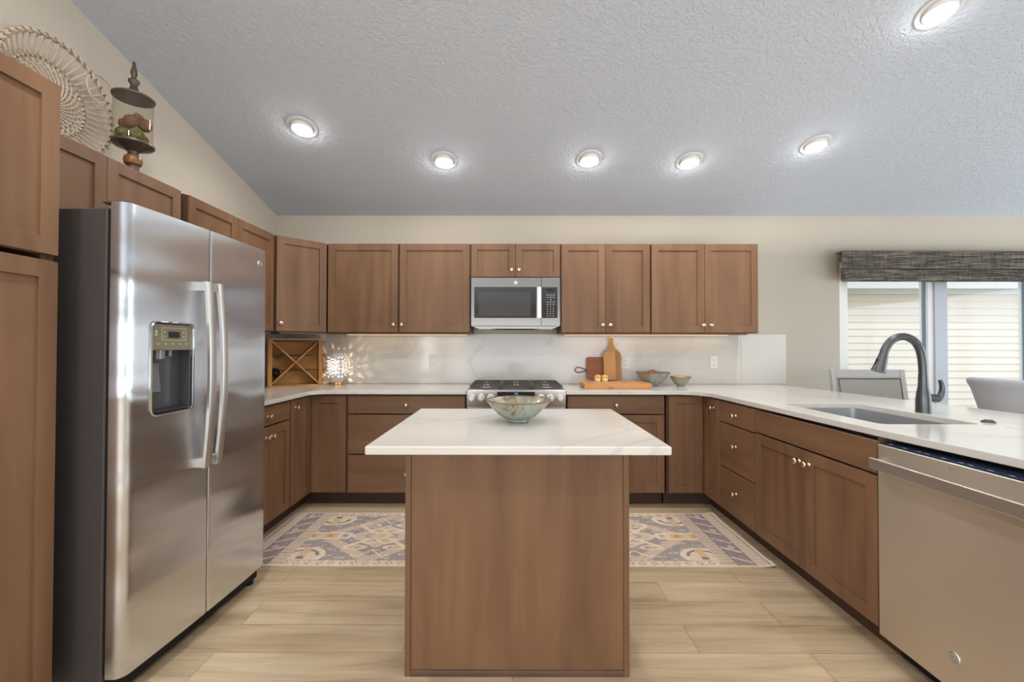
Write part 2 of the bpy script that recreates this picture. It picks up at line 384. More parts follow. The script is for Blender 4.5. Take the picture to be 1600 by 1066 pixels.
for x, y, lb in ((-1.437, 2.945, 'recessed ceiling light nearest the left wall, above the refrigerator end of the room'),
                 (-0.52, 3.273, 'recessed ceiling light above the wall cabinets left of the microwave'),
                 (0.576, 3.255, 'recessed ceiling light just right of the microwave, above the paired doors'),
                 (1.34, 3.279, 'recessed ceiling light above the rightmost wall cabinet'),
                 (2.173, 3.103, 'recessed ceiling light over the peninsula counter, toward the window blind'),
                 (2.149, 2.171, 'large looking recessed ceiling light cut by the top right photo corner')):
    can(x, y, lb, CAN_POWER)
for x, y in ((-1.0, 1.2), (0.6, 1.2), (2.2, 0.6), (-1.0, -0.9), (0.8, -0.9), (2.6, -1.2)):  # extra out-of-view cans added to brighten the kitchen
    can(x, y, 'unseen recessed ceiling light added as fill over the adjoining room', CAN_POWER_FILL * (1.25 if x < 0 else 0.75), 'added fill lights of the adjoining room')

# ================================================================= CABINETS
def knob_mb(c, out=(0, -1, 0)):
    # mushroom knob, axis along local -y
    x, y, z_ = c
    prof = [(0.0105, 0.0), (0.009, -0.003), (0.0055, -0.006), (0.0052, -0.016), (0.009, -0.02), (0.0150, -0.024), (0.0158, -0.028), (0.0135, -0.0325), (0.007, -0.035), (0.0, -0.0355)]
    return MB().lathe(prof, (x, y, z_), 20, 'y')
def front_mb(x0, x1, z0, z1, style, y=0.0, th=0.02, st=0.057):
    b = MB()
    if style == 'slab': return b.box(x0, x1, y, y + th, z0, z1)
    b.box(x0, x0 + st, y, y + th, z0, z1); b.box(x1 - st, x1, y, y + th, z0, z1)
    b.box(x0 + st, x1 - st, y, y + th, z1 - st, z1); b.box(x0 + st, x1 - st, y, y + th, z0, z0 + st)
    b.box(x0 + st - 0.004, x1 - st + 0.004, y + 0.0095, y + th - 0.004, z0 + st - 0.004, z1 - st + 0.004)
    return b
def add_front(par, kind, x0, x1, z0, z1, style, knobs=(), th=0.02, st=0.057):
    m = M['cabh'] if style == 'slab' else M['cab']
    d = front_mb(x0, x1, z0, z1, style, 0, th, st).build(kind, m, par, 0.0016)
    for kx, kz in knobs: knob_mb((kx, 0, kz)).build('knob', M['nickel'], d)
    return d
def carcass(par, w, d, z0, z1, open_top=False):
    t_ = 0.018; b = MB(); y0 = 0.021
    b.box(0, t_, y0, d, z0, z1); b.box(w - t_, w, y0, d, z0, z1)
    b.box(t_, w - t_, y0, d, z0, z0 + t_)
    b.box(t_, w - t_, d - 0.008, d, z0 + t_, z1)
    if not open_top: b.box(t_, w - t_, y0, d - 0.008, z1 - t_, z1)
    b.box(t_, 0.04, y0, y0 + 0.018, z0 + t_, z1 - t_); b.box(w - 0.04, w - t_, y0, y0 + 0.018, z0 + t_, z1 - t_)
    b.box(w / 2 - 0.02, w / 2 + 0.02, y0, y0 + 0.018, z0 + t_, z1 - t_)
    b.box(0.04, w - 0.04, y0, y0 + 0.016, z1 - t_ - 0.03, z1 - t_)
    return b.build('carcass', M['cabframe'], par, 0.001)
ZU0, ZU1 = 1.372, 2.131
H = ZU1 - ZU0
def wall_cab(label, loc, rot, w, depth, doors, h=H, rail=True, name='wall_cabinet', st=0.057):
    t = thing(name, label, 'cabinet', loc, rot, 'stained wood wall cabinets')
    carcass(t, w, depth, 0, h)
    for x0, x1, kn in doors: add_front(t, 'door', x0, x1, 0.005, h - 0.003, 'shaker', kn, st=st)
    if rail: MB().box(0.002, rail if rail is not True else w - 0.002, 0.028, 0.046, -0.014, -0.0005).build('light_rail', M['rail'], t, 0.001)
    return t
dU = YW - 3.68 - 0.012
kz = 0.068
wall_cab('single-door brown wall cabinet directly right of the angled corner cabinet', (-1.574, 3.68, ZU0), 0, 0.609, dU, [(0.009, 0.600, [(0.568, kz)])])
wall_cab('single-door brown wall cabinet touching the left side of the microwave', (-0.965, 3.68, ZU0), 0, 0.609, dU, [(0.009, 0.600, [(0.029, kz)])])
wall_cab('short two-door brown wall cabinet directly above the microwave', (-0.355, 3.68, 1.842), 0, 0.761, dU,
         [(0.006, 0.379, [(0.346, 0.062)]), (0.382, 0.755, [(0.411, 0.062)])], h=ZU1 - 1.842, rail=False, st=0.052)
wall_cab('two-door brown wall cabinet touching the right side of the microwave', (0.407, 3.68, ZU0), 0, 0.762, dU, [(0.008, 0.3795, [(0.355, kz)]), (0.3825, 0.754, [(0.417, kz)])])
wall_cab('wider two-door brown wall cabinet at the far right end of the row', (1.169, 3.68, ZU0), 0, 0.914, dU, [(0.009, 0.4555, [(0.438, kz)]), (0.4585, 0.909, [(0.504, kz)])], rail=0.83)
# left wall uppers (front faces +x)
wall_cab('two-door brown wall cabinet on the left wall between refrigerator and corner', (-1.865, 2.482, ZU0), PI / 2, 0.914, -1.865 - XW, [(0.012, 0.4555, [(0.43, kz)]), (0.4585, 0.908, [(0.486, kz)])])
wall_cab('short two-door brown wall cabinet above the refrigerator, glass urn on top', (-1.865, 1.5325, 1.80), PI / 2, 0.914, -1.865 - XW,
         [(0.006, 0.4555, []), (0.4585, 0.902, [])], h=ZU1 - 1.80, rail=False)
# angled corner wall cabinet
t = thing('corner_wall_cabinet', 'angled corner wall cabinet with one pale-looking door', 'cabinet', (-1.865, 3.412, ZU0))
dx, dy = -1.578 + 1.865, 3.695 - 3.412
L_ = math.hypot(dx, dy); ang = math.atan2(dy, dx)
poly = [(0.0, 0.008), (dx - 0.008, dy), (dx - 0.008, YW - 3.412 - 0.001), (XW + 1.865 + 0.001, YW - 3.412 - 0.001), (XW + 1.865 + 0.001, 0.008)]
MB().prism(poly, 0, H).build('carcass', M['cabframe'], t, 0.001)
dr = front_mb(0.004, L_ - 0.012, 0.005, H - 0.003, 'shaker')
def rotc(x, y, z_):
    y -= 0.018
    return (x * math.cos(ang) - y * math.sin(ang), x * math.sin(ang) + y * math.cos(ang), z_)
dro = dr.move(rotc).build('door', M['cab'], t, 0.0016)
knob_mb((0.033, 0, kz)).move(rotc).build('knob', M['nickel'], dro)
ca = 0.028
MB().prism([(0.02, 0.03), (dx - 0.03, dy - 0.0), (dx - 0.042, dy + 0.012), (0.008, 0.045)], -0.014, -0.0005).build('light_rail', M['rail'], t)

# tall pantry cabinet on the left
t = thing('pantry_cabinet', 'tall brown pantry cabinet cropped by the left edge of the photo', 'cabinet', (-1.52, 0.70, 0), PI / 2)
w = 0.755; dp = -1.52 - XW - 0.035
carcass(t, w, dp, 0.105, 2.131)
add_front(t, 'door', 0.006, w - 0.004, 0.118, 1.534, 'shaker', [(0.04, 1.05)])
add_front(t, 'door', 0.006, w - 0.004, 1.556, 2.128, 'shaker', [(0.04, 1.65)])
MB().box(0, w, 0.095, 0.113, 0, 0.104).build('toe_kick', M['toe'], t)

# base cabinets
ZB0, ZB1 = 0.105, 0.883
def base_cab(label, loc, rot, w, depth, fronts, open_top=False, name='base_cabinet'):
    t = thing(name, label, 'cabinet', loc, rot, 'stained wood base cabinets')
    carcass(t, w, depth, ZB0, ZB1, open_top)
    for k, x0, x1, z0, z1, s, kn in fronts: add_front(t, k, x0, x1, z0, z1, s, kn)
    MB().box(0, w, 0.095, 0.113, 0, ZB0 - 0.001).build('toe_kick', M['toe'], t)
    return t
dB = YW - 3.406 - 0.035
w = 0.924
base_cab('wide three-drawer base cabinet directly left of the range', (-1.289, 3.406, 0), 0, w, dB,
         [('drawer', 0.006, w - 0.006, 0.731, 0.870, 'slab', [(w / 2, 0.80)]), ('drawer', 0.006, w - 0.006, 0.417, 0.722, 'slab', [(w / 2, 0.57)]), ('drawer', 0.006, w - 0.006, 0.118, 0.408, 'slab', [(w / 2, 0.263)])])
w = 0.768
base_cab('base cabinet directly right of the range, one drawer above two doors', (0.426, 3.406, 0), 0, w, dB,
         [('drawer', 0.006, w - 0.008, 0.731, 0.870, 'slab', [(w / 2, 0.80)]), ('door', 0.006, w / 2 - 0.0015, 0.118, 0.722, 'shaker', [(w / 2 - 0.03, 0.66)]), ('door', w / 2 + 0.0015, w - 0.008, 0.118, 0.722, 'shaker', [(w / 2 + 0.03, 0.66)])])
# corner cabinets: L shaped carcass, two doors meeting in the inner corner
def corner_base(label, mirror):
    s = -1 if mirror else 1
    # local: inner corner at origin; the room is toward (+s x, -y)
    t = thing('corner_base_cabinet', label, 'cabinet', ((1.487 if mirror else -1.572), 3.406, 0), 0, 'stained wood base cabinets')
    a, b = (0.279, 0.27) if mirror else (0.282, 0.318)
    dxw = 0.608 if not mirror else 0.61; dyw = dB
    b_ = MB()
    poly = [(s * a, 0.021), (s * a, dyw), (-s * dxw, dyw), (-s * dxw, -b), (-s * 0.021, -b), (-s * 0.021, 0.021)]
    b_.prism(poly, ZB0, ZB1); b_.build('carcass', M['cabframe'], t, 0.001)
    xs = sorted((s * 0.0005, s * (a - 0.012)))
    add_front(t, 'door', xs[0], xs[1], 0.118, 0.870, 'shaker', [])
    # side door, faces the room (+s x)
    d = front_mb(0.006, b - 0.0015, 0.118, 0.870, 'shaker')
    kn = knob_mb(((b - 0.028) if mirror else (0.035 if False else b - 0.245 + 0.0), 0, 0.808))
    if not mirror:
        f = lambda x, y, z_: (-y, x - b, z_)
        kn = knob_mb((0.072, 0, 0.812))
    else:
        f = lambda x, y, z_: (y, -x, z_)
        kn = knob_mb((0.18, 0, 0.805))
    do = d.move(f).build('door', M['cab'], t, 0.0016); kn.move(f).build('knob', M['nickel'], do)
    tk = [(s * a, 0.095), (s * a, 0.113), (-s * 0.113, 0.113), (-s * 0.113, -b), (-s * 0.095, -b), (-s * 0.095, 0.095)]
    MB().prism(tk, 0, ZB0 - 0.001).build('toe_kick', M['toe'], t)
corner_base('L-shaped corner base cabinet under the wine crate, two doors at a right angle', False)
corner_base('L-shaped corner base cabinet at the right, behind the end of the rug', True)
w = 0.604
base_cab('base cabinet on the left wall beside the refrigerator, drawer over two doors', (-1.572, 2.484, 0), PI / 2, w, -1.572 - XW - 0.035,
         [('drawer', 0.006, w - 0.010, 0.745, 0.868, 'slab', [(0.318, 0.802)]), ('door', 0.006, 0.330, 0.118, 0.735, 'shaker', [(0.30, 0.668)]), ('door', 0.333, w - 0.010, 0.118, 0.735, 'shaker', [(0.363, 0.668)])])
w = 0.457
base_cab('narrow three-drawer base cabinet in the right-hand run', (1.487, 3.136, 0), -PI / 2, w, 0.61,
         [('drawer', 0.006, w - 0.004, 0.729, 0.870, 'slab', [(w / 2, 0.795)]), ('drawer', 0.006, w - 0.004, 0.418, 0.721, 'slab', [(w / 2, 0.588)]), ('drawer', 0.006, w - 0.004, 0.118, 0.410, 'slab', [(w / 2, 0.275)])])
w = 0.893
base_cab('sink base cabinet with plain false front and two shaker doors', (1.487, 2.678, 0), -PI / 2, w, 0.61,
         [('false_front', 0.003, w - 0.003, 0.738, 0.870, 'slab', []), ('door', 0.003, 0.4505, 0.118, 0.728, 'shaker', [(0.412, 0.665)]), ('door', 0.4535, w - 0.003, 0.118, 0.728, 'shaker', [(0.485, 0.665)])], open_top=True, name='sink_cabinet')
# panel closing the back of the peninsula and its near end
t = thing('peninsula_back_panel', 'plain wood panel closing the dining side of the peninsula', 'panel', (2.10, 2.3, 0))
MB().box(0.0, 0.02, -1.16, 1.10, 0, 0.883).box(-0.612, 0.0, -1.16, -1.141, 0, 0.883).build('panel', M['cab'], t, 0.001)

# ================================================================= COUNTERTOPS
ZT0, ZT1 = 0.884, 0.914
def arc(cx, cy, r, a0, a1, n=8): return [(cx + r * math.cos(math.radians(a0 + (a1 - a0) * i / n)), cy + r * math.sin(math.radians(a0 + (a1 - a0) * i / n))) for i in range(n + 1)]
yC = 3.375
outer = [(XW + 0.002, YW - 0.002), (XW + 0.002, 2.482), (-1.541, 2.482), (-1.541, 3.30), (-1.50, 3.35), (-1.44, yC), (-0.357, yC), (-0.357, YW - 0.002)]
tag(slab_with_hole(outer, None, ZT0, ZT1).build('countertop', M['quartz'], None, 0.003), 'white quartz countertop on the left, holding wine crate and lantern', 'countertop')
outer = [(0.414, YW - 0.002), (0.414, yC), (1.29, yC), (1.37, 3.355), (1.43, 3.30), (1.468, 3.21), (1.478, 3.05), (1.497, 2.33), (1.514, 1.82), (1.553, 1.33), (1.56, 1.12), (2.72, 1.12), (2.63, 2.0), (2.60, 2.5), (2.50, 3.2), (2.44, YW - 0.002)]
sink = arc(2.055, 2.620, 0.03, 0, 90, 4) + arc(1.667, 2.620, 0.03, 90, 180, 4) + arc(1.667, 1.965, 0.03, 180, 270, 4) + arc(2.055, 1.965, 0.03, 270, 360, 4)
tag(slab_with_hole(outer, sink, ZT0, ZT1).build('countertop', M['quartz'], None, 0.003), 'white quartz countertop on the right with peninsula and sink cutout', 'countertop')
# backsplash
M['seam'] = M['quartz']
t = thing('backsplash', 'white veined quartz slab backsplash behind the range', 'backsplash', (0, YW, ZT1))
for a, b in ((XW + 0.016, 2.10), (2.1015, 2.515)):
    MB().box(a, b, -0.0145, -0.001, 0.001, 0.458).build('slab', M['quartz'], t, 0.001)
t = thing('side_backsplash', 'white quartz slab on the left wall behind the wine crate', 'backsplash', (XW, 3.2, ZT1))
MB().box(0.001, 0.0145, -0.715, 0.80, 0.001, 0.457).build('slab', M['quartz'], t, 0.001)

# ================================================================= ISLAND
t = thing('kitchen_island', 'freestanding brown kitchen island with white quartz top in the centre', 'island', (0.02, 2.0, 0))
def isl(b): return b.move(lambda x, y, z_: (x - 0.02, y - 2.0, z_))
X0, X1, Y0, Y1 = -0.409, 0.4465, 1.6694, 2.34
isl(MB().box(X0 + 0.02, X1 - 0.02, Y0 + 0.008, Y0 + 0.02, 0.0, 0.883)).build('back_panel', M['cab'], t, 0.001)
for xa in (X0, X1 - 0.021): isl(MB().box(xa, xa + 0.021, Y0, Y0 + 0.025, 0, 0.883)).build('corner_post', M['cab'], t, 0.0015)
isl(MB().prism([(Y0 - 0.0, 0.0), (Y0 + 0.008, 0.0), (Y0 + 0.008, 0.022), (Y0 + 0.004, 0.021), (Y0 + 0.001, 0.016)], X0 + 0.021, X1 - 0.021, 'yz')).build('shoe_moulding', M['cabframe'], t)
isl(MB().box(X0 + 0.003, X0 + 0.02, Y0 + 0.025, Y1 - 0.022, 0.0, 0.883)).build('side_panel', M['cab'], t, 0.001)
isl(MB().box(X1 - 0.02, X1 - 0.003, Y0 + 0.025, Y1 - 0.022, 0.0, 0.883)).build('side_panel', M['cab'], t, 0.001)
isl(MB().box(X0 + 0.02, X1 - 0.02, Y0 + 0.025, Y1 - 0.024, 0.105, 0.125).box(X0 + 0.02, X1 - 0.02, Y1 - 0.1, Y1 - 0.08, 0, 0.104).box(X0 + 0.02, X1 - 0.02, Y1 - 0.042, Y1 - 0.024, 0.84, 0.883)).build('carcass', M['cabframe'], t)
for x0, x1, kx in ((X0 + 0.004, 0.0165, -0.02), (0.0195, X1 - 0.004, 0.055)):
    d = isl(front_mb(x0, x1, 0.118, 0.72, 'shaker', Y1 - 0.02)).build('door', M['cab'], t, 0.0016)
    k = knob_mb((0, 0, 0)).move(lambda x, y, z_: (x + kx - 0.02, -y + Y1 - 2.0, z_ + 0.66)); k.build('knob', M['nickel'], d)
d = isl(front_mb(X0 + 0.004, X1 - 0.004, 0.73, 0.87, 'slab', Y1 - 0.02)).build('drawer', M['cabh'], t, 0.0016)
knob_mb((0, 0, 0)).move(lambda x, y, z_: (x, -y + Y1 - 2.0, z_ + 0.8)).build('knob', M['nickel'], d)
isl(MB().box(-0.5045, 0.5445, 1.4885, 2.40, ZT0, ZT1)).build('countertop', M['quartz'], t, 0.005, 3)

# ================================================================= REFRIGERATOR
FA = math.radians(87.585)
t = thing('refrigerator', 'stainless side-by-side refrigerator with ice and water dispenser', 'refrigerator', (-1.365, 1.53, 0), FA)
FW = 0.8307
MB().box(0.004, FW - 0.004, 0.075, 0.755, 0.03, 1.748).build('cabinet_body', M['fridgeside'], t, 0.006)
MB().box(0.01, FW - 0.01, 0.058, 0.0745, 0.10, 1.745).build('door_gasket', M['blackmatte'], t)
def yface(x): return -0.010 * (1 - ((x - FW / 2) / (FW / 2)) ** 2)
def fdoor(x0, x1, rl, rr):
    pts = []
    n = 26
    r1 = 0.035 if rl else 0.006; r2 = 0.035 if rr else 0.006
    pts.append((x0, 0.057))
    for k in range(7):
        a = k / 6 * PI / 2; pts.append((x0 + r1 * (1 - math.cos(PI / 2 - a + 0) ) if False else x0 + r1 * (1 - math.cos(a)), yface(x0 + r1) + r1 * (1 - math.sin(a))))
    for k in range(1, n):
        x = x0 + r1 + (x1 - r2 - x0 - r1) * k / n; pts.append((x, yface(x)))
    for k in range(7):
        a = k / 6 * PI / 2; pts.append((x1 - r2 * (1 - math.sin(a)), yface(x1 - r2) + r2 * (1 - math.cos(a))))
    pts.append((x1, 0.057))
    return MB().prism(pts, 0.09, 1.767)
SPL = 0.392
fd = fdoor(0.0, SPL - 0.003, True, False).build('freezer_door', M['steel_fridge'], t, 0, angle=25)
rd = fdoor(SPL + 0.003, FW, False, True).build('fridge_door', M['steel_fridge'], t, 0, angle=25)
# dispenser opening cut through the freezer door face
DX0, DX1, DZ0, DZ1 = 0.102, 0.300, 0.995, 1.345
def rrect(x0, x1, z0, z1, r, bow=0.0, n=5):
    p = []
    for cx, cz_, a0 in ((x1 - r, z1 - r, 0), (x0 + r, z1 - r, 90), (x0 + r, z0 + r, 180), (x1 - r, z0 + r, 270)):
        for k in range(n + 1):
            a = math.radians(a0 + 90 * k / n); p.append((cx + r * math.cos(a), cz_ + r * math.sin(a)))
    return p
cutter = MB().prism(rrect(DX0, DX1, DZ0, DZ1, 0.02), -0.05, 0.050, 'xz').build('c', M['black']); cutter.matrix_world = Matrix.Translation((-1.365, 1.53, 0)) @ Matrix.Rotation(FA, 4, 'Z')
cut(fd, cutter)
for p_ in fd.data.polygons: p_.use_smooth = True
fd.data.set_sharp_from_angle(angle=math.radians(25))
M['dispgrey'] = mat('dispenser_grey_plastic', rgb(120, 124, 128), 0.25, 0.2)
M['niche'] = mat('niche_grey_plastic', rgb(84, 85, 88), 0.25, 0.2)
M['dispdark'] = mat('dispenser_dark_plastic', rgb(40, 40, 44), 0.3)
M['disppanel'] = mat('dispenser_bronze_panel', rgb(138, 132, 108), 0.3, 0.3)
M['legend'] = mat('pale_legend_print', rgb(205, 205, 190), 0.5)
ye = -0.009
fr = MB(); ro = rrect(DX0 - 0.007, DX1 + 0.007, DZ0 - 0.007, DZ1 + 0.006, 0.026); ri = rrect(DX0 + 0.002, DX1 - 0.002, DZ0 + 0.002, DZ1 - 0.002, 0.019)
n = len(ro); vv = [(a, ye - 0.0005, b) for a, b in ro] + [((a + c) / 2, ye - 0.004, (b + d_) / 2) for (a, b), (c, d_) in zip(ro, ri)] + [(a, ye + 0.012, b) for a, b in ri]
fr.add(vv, [(i + n * k, (i + 1) % n + n * k, (i + 1) % n + n * (k + 1), i + n * (k + 1)) for k in (0, 1) for i in range(n)])
dsp = fr.build('dispenser', M['chrome'], t)
MB().box(DX0 + 0.003, DX1 - 0.003, -0.003, 0.030, 1.240, DZ1 - 0.004).build('control_panel', M['disppanel'], dsp, 0.002)
lg = MB()
for k in range(5): lg.box(DX0 + 0.028 + k * 0.034, DX0 + 0.038 + k * 0.034, -0.0038, -0.0032, 1.262, 1.2655)
for k, x in enumerate((0.160, 0.160, 0.252, 0.252)): lg.box(x, x + 0.006, -0.0038, -0.0032, 1.290 + 0.018 * (k % 2), 1.295 + 0.018 * (k % 2))
for a in ((0.150, 0.268, 1.326, 1.3275), (0.150, 0.268, 1.278, 1.2795), (0.150, 0.1515, 1.278, 1.327), (0.2665, 0.268, 1.278, 1.327), (0.118, 0.130, 1.296, 1.302)): lg.box(a[0], a[1], -0.0038, -0.0032, a[2], a[3])
lg.add([(0.119, -0.0036, 1.306), (0.131, -0.0036, 1.306), (0.125, -0.0036, 1.320)], [(0, 1, 2)])
lg.build('panel_legend', M['legend'], dsp)
MB().box(0.182, 0.236, -0.0045, -0.0032, 1.288, 1.312).build('display', M['dispdark'], dsp)
nch = MB(); nch.box(DX0 + 0.002, DX1 - 0.002, 0.0485, 0.0498, DZ0 + 0.002, 1.239)
nch.box(DX0 + 0.0005, DX0 + 0.003, 0.003, 0.048, DZ0 + 0.003, 1.239); nch.box(DX1 - 0.003, DX1 - 0.0005, 0.003, 0.048, DZ0 + 0.003, 1.239)
nch.build('niche', M['niche'], dsp)
MB().box(DX0 + 0.004, DX1 - 0.004, -0.002, 0.046, DZ0 + 0.003, DZ0 + 0.013).build('drip_tray', M['dispdark'], dsp, 0.003)
MB().prism([(0.028, 1.075), (0.034, 1.075), (0.046, 1.19), (0.040, 1.19)], 0.128, 0.186, 'yz').build('paddle', M['dispgrey'], dsp, 0.003)
MB().cyl((0.165, 0.025, 1.205), 0.022, 0.034).cyl((0.225, 0.03, 1.215), 0.009, 0.024).build('spout', M['dispgrey'], dsp)
# handles
def fhandle(x0, x1, sgn):
    b = MB(); n_ = 24; z0, z1 = 0.735, 1.533; vv = []; 
    for k in range(n_ + 1):
        q = k / n_; z_ = z0 + (z1 - z0) * q; o_ = -0.045 - 0.024 * (1 - (2 * q - 1) ** 2)
        sh = sgn * 0.004 * (1 - (2 * q - 1) ** 2)
        vv += [(x0 + sh, o_ + 0.016, z_), (x0 + sh, o_ + 0.003, z_), (x0 + sh + 0.006, o_, z_), (x1 + sh - 0.006, o_, z_), (x1 + sh, o_ + 0.003, z_), (x1 + sh, o_ + 0.016, z_)]
    ff = [(k * 6 + i, k * 6 + (i + 1) % 6, (k + 1) * 6 + (i + 1) % 6, (k + 1) * 6 + i) for k in range(n_) for i in range(6)] + [tuple(range(6)), tuple(n_ * 6 + i for i in range(6))]
    b.add(vv, ff); b.box(x0 + 0.002, x1 - 0.002, -0.036, yface(x0) + 0.001, 0.737, 0.775); b.box(x0 + 0.002, x1 - 0.002, -0.036, yface(x0) + 0.001, 1.493, 1.531)
    return b
fhandle(0.328, 0.368, -1).build('handle', M['steel_bar'], fd, 0.001)
fhandle(0.398, 0.432, 1).build('handle', M['steel_bar'], rd, 0.001)
def emblem(parent, x, y, z_, r, mat_='steel_bar'):
    b = MB().lathe([(0, -0.0035), (r * 0.92, -0.0035), (r, -0.001), (r, 0.0)], (x, y, z_), 28, 'y')
    d_ = b.build('emblem', M[mat_], parent)
    ring = MB().lathe([(r * 0.72, -0.0035), (r * 0.80, -0.0042), (r * 0.88, -0.0035)], (x, y, z_), 28, 'y', close=True)
    k1 = [(x - r * 0.1 + r * 0.34 * math.cos(a), y - 0.0042, z_ + r * 0.42 * math.sin(a)) for a in [0.9 + 0.42 * i for i in range(12)]]
    k2 = [(x + r * 0.16 + r * 0.30 * math.cos(a), y - 0.0042, z_ + r * 0.40 * math.sin(a)) for a in [2.4 + 0.40 * i for i in range(12)]]
    ring.tube(k1, r * 0.06, 6).tube(k2, r * 0.06, 6); ring.build('monogram', M['emblemdark'], d_)
M['emblemdark'] = mat('emblem_grey', rgb(150, 148, 146), 0.4, 0.6)  # plain grey of the monogram and badge
emblem(rd, 0.752, yface(0.752) - 0.0005, 1.690, 0.016)
# hinge covers, base grille and feet
for x0_ in (0.02, FW - 0.07): MB().box(x0_, x0_ + 0.05, 0.018, 0.11, 1.7685, 1.777).build('hinge_cover', M['fridgeside'], t, 0.003)
MB().box(0.02, FW - 0.02, 0.035, 0.074, 0.025, 0.087).build('base_grille', M['blackmatte'], t)
for x in (0.05, FW - 0.05):
    MB().cyl((x, 0.06, 0.0), 0.022, 0.0295).build('foot', M['black'], t)
    MB().cyl((x, 0.65, 0.0), 0.022, 0.0295).build('foot', M['black'], t)

# ================================================================= MICROWAVE
MX0, MX1, MZ0, MZ1, MY = -0.350, 0.401, 1.405, 1.838, 3.66
t = thing('microwave', 'stainless over-the-range microwave with black glass door', 'microwave', (0.0255, MY, MZ0))
def mw(b): return b.move(lambda x, y, z_: (x - 0.0255, y - MY, z_ - MZ0))
mw(MB().box(MX0 + 0.004, MX1 - 0.004, MY + 0.031, YW - 0.016, 1.425, MZ1 - 0.0)).build('housing', M['steel_mw'], t, 0.002)
mw(MB().prism([(MX0 + 0.02, 1.424), (MX1 - 0.02, 1.424), (MX1 - 0.06, 1.408), (MX0 + 0.06, 1.408)], MY + 0.02, YW - 0.03, 'xz')).build('underside', M['steel_mw'], t)
mw(MB().box(MX0 + 0.20, MX1 - 0.21, MY + 0.015, MY + 0.10, 1.402, 1.4075)).build('vent_grille', M['blackmatte'], t)
for xx in (MX0 + 0.06, MX1 - 0.17):
    mw(MB().box(xx, xx + 0.11, MY + 0.03, MY + 0.12, 1.403, 1.4078)).build('task_lamp', M['canring'], t, 0.001)
dm = mw(MB().box(MX0, 0.2425, MY, MY + 0.03, 1.432, MZ1)).build('door', M['steel_mw'], t, 0.003)
M['blackglass'] = mat('black_glass', rgb(38, 36, 35), 0.06, spec=0.9)
M['mesh_window'] = mat('window_screen', rgb(58, 58, 57), 0.12, spec=0.8)
mw(MB().box(-0.323, 0.200, MY - 0.0015, MY, 1.497, 1.758)).build('window', M['blackglass'], dm, 0.001)
mw(MB().box(-0.285, 0.150, MY - 0.0022, MY - 0.0016, 1.515, 1.715)).build('screen', M['mesh_window'], dm)
mw(MB().box(0.206, 0.240, MY - 0.022, MY - 0.008, 1.493, 1.757).box(0.212, 0.234, MY - 0.008, MY - 0.0, 1.497, 1.515).box(0.212, 0.234, MY - 0.008, MY, 1.735, 1.753)).build('handle', M['steel_bar'], dm, 0.002)
emblem(dm, 0.026 - 0.0255, -0.0005, 1.794 - MZ0, 0.017)
cp = mw(MB().box(0.2435, MX1, MY, MY + 0.03, 1.432, MZ1)).build('control_section', M['steel_mw'], t, 0.003)
kp = mw(MB().box(0.248, 0.378, MY - 0.0015, MY, 1.497, 1.757)).build('keypad', M['blackglass'], cp, 0.001)
M['button'] = mat('grey_button_print', rgb(150, 150, 148), 0.4)
M['lcd'] = mat('dark_lcd', rgb(30, 30, 34), 0.1)
mw(MB().box(0.285, 0.355, MY - 0.0025, MY - 0.0016, 1.718, 1.742)).build('display', M['lcd'], cp)
b0 = None
for i in range(10):
    for j in range(3):
        if i == 2 and j != 1: continue
        o = mw(MB().box(0.288 + j * 0.025, 0.288 + j * 0.025 + (0.015 if i < 5 else 0.010), MY - 0.0028, MY - 0.0016, 1.512 + (9 - i) * 0.0195, 1.519 + (9 - i) * 0.0195)).build('button', M['button'], cp)

# ================================================================= RANGE
RX0, RX1, RY = -0.3515, 0.4095, 3.345
t = thing('gas_range', 'stainless slide-in gas range with black grates and six knobs', 'range', (0.029, RY, 0))
def rg(b): return b.move(lambda x, y, z_: (x - 0.029, y - RY, z_))
rg(MB().box(RX0 + 0.002, RX1 - 0.002, RY + 0.04, YW - 0.018, 0.09, 0.900)).build('body', M['steel'], t)
rg(MB().box(RX0 + 0.03, RX1 - 0.03, RY + 0.08, YW - 0.03, 0.0, 0.089)).build('toe_base', M['blackmatte'], t)
pn = rg(MB().prism([(RY + 0.045, 0.788), (RY + 0.002, 0.790), (RY, 0.795), (RY + 0.006, 0.916), (RY + 0.012, 0.923), (RY + 0.045, 0.9235)], RX0, RX1, 'yz')).build('control_panel', M['steel'], t, 0.002)
rg(MB().box(RX0, RX1, RY + 0.045, YW - 0.018, 0.901, 0.9235)).build('cooktop', M['steel'], t, 0.003)
rg(MB().box(RX0 + 0.03, RX1 - 0.03, RY + 0.09, YW - 0.05, 0.9236, 0.926)).build('burner_well', M['iron'], t, 0.001)
for kx in (-0.311, -0.239, -0.167, 0.222, 0.292, 0.365):
    k = rg(MB().lathe([(0.030, 0.0), (0.030, -0.005), (0.024, -0.007), (0.023, -0.026), (0.020, -0.031), (0, -0.032)], (kx, RY + 0.0005, 0.862), 28, 'y').box(kx - 0.0045, kx + 0.0045, RY - 0.038, RY - 0.030, 0.842, 0.882)).build('knob', M['steel_bar'], pn)
rg(MB().box(-0.118, 0.172, RY - 0.0012, RY + 0.004, 0.838, 0.9085)).build('display_glass', M['black'], pn, 0.001)
M['blue'] = mat('blue_led_digits', rgb(40, 90, 160), 0.4, emit=(0.12, 0.4, 1.0, 1), es=1.3)
dg = MB()
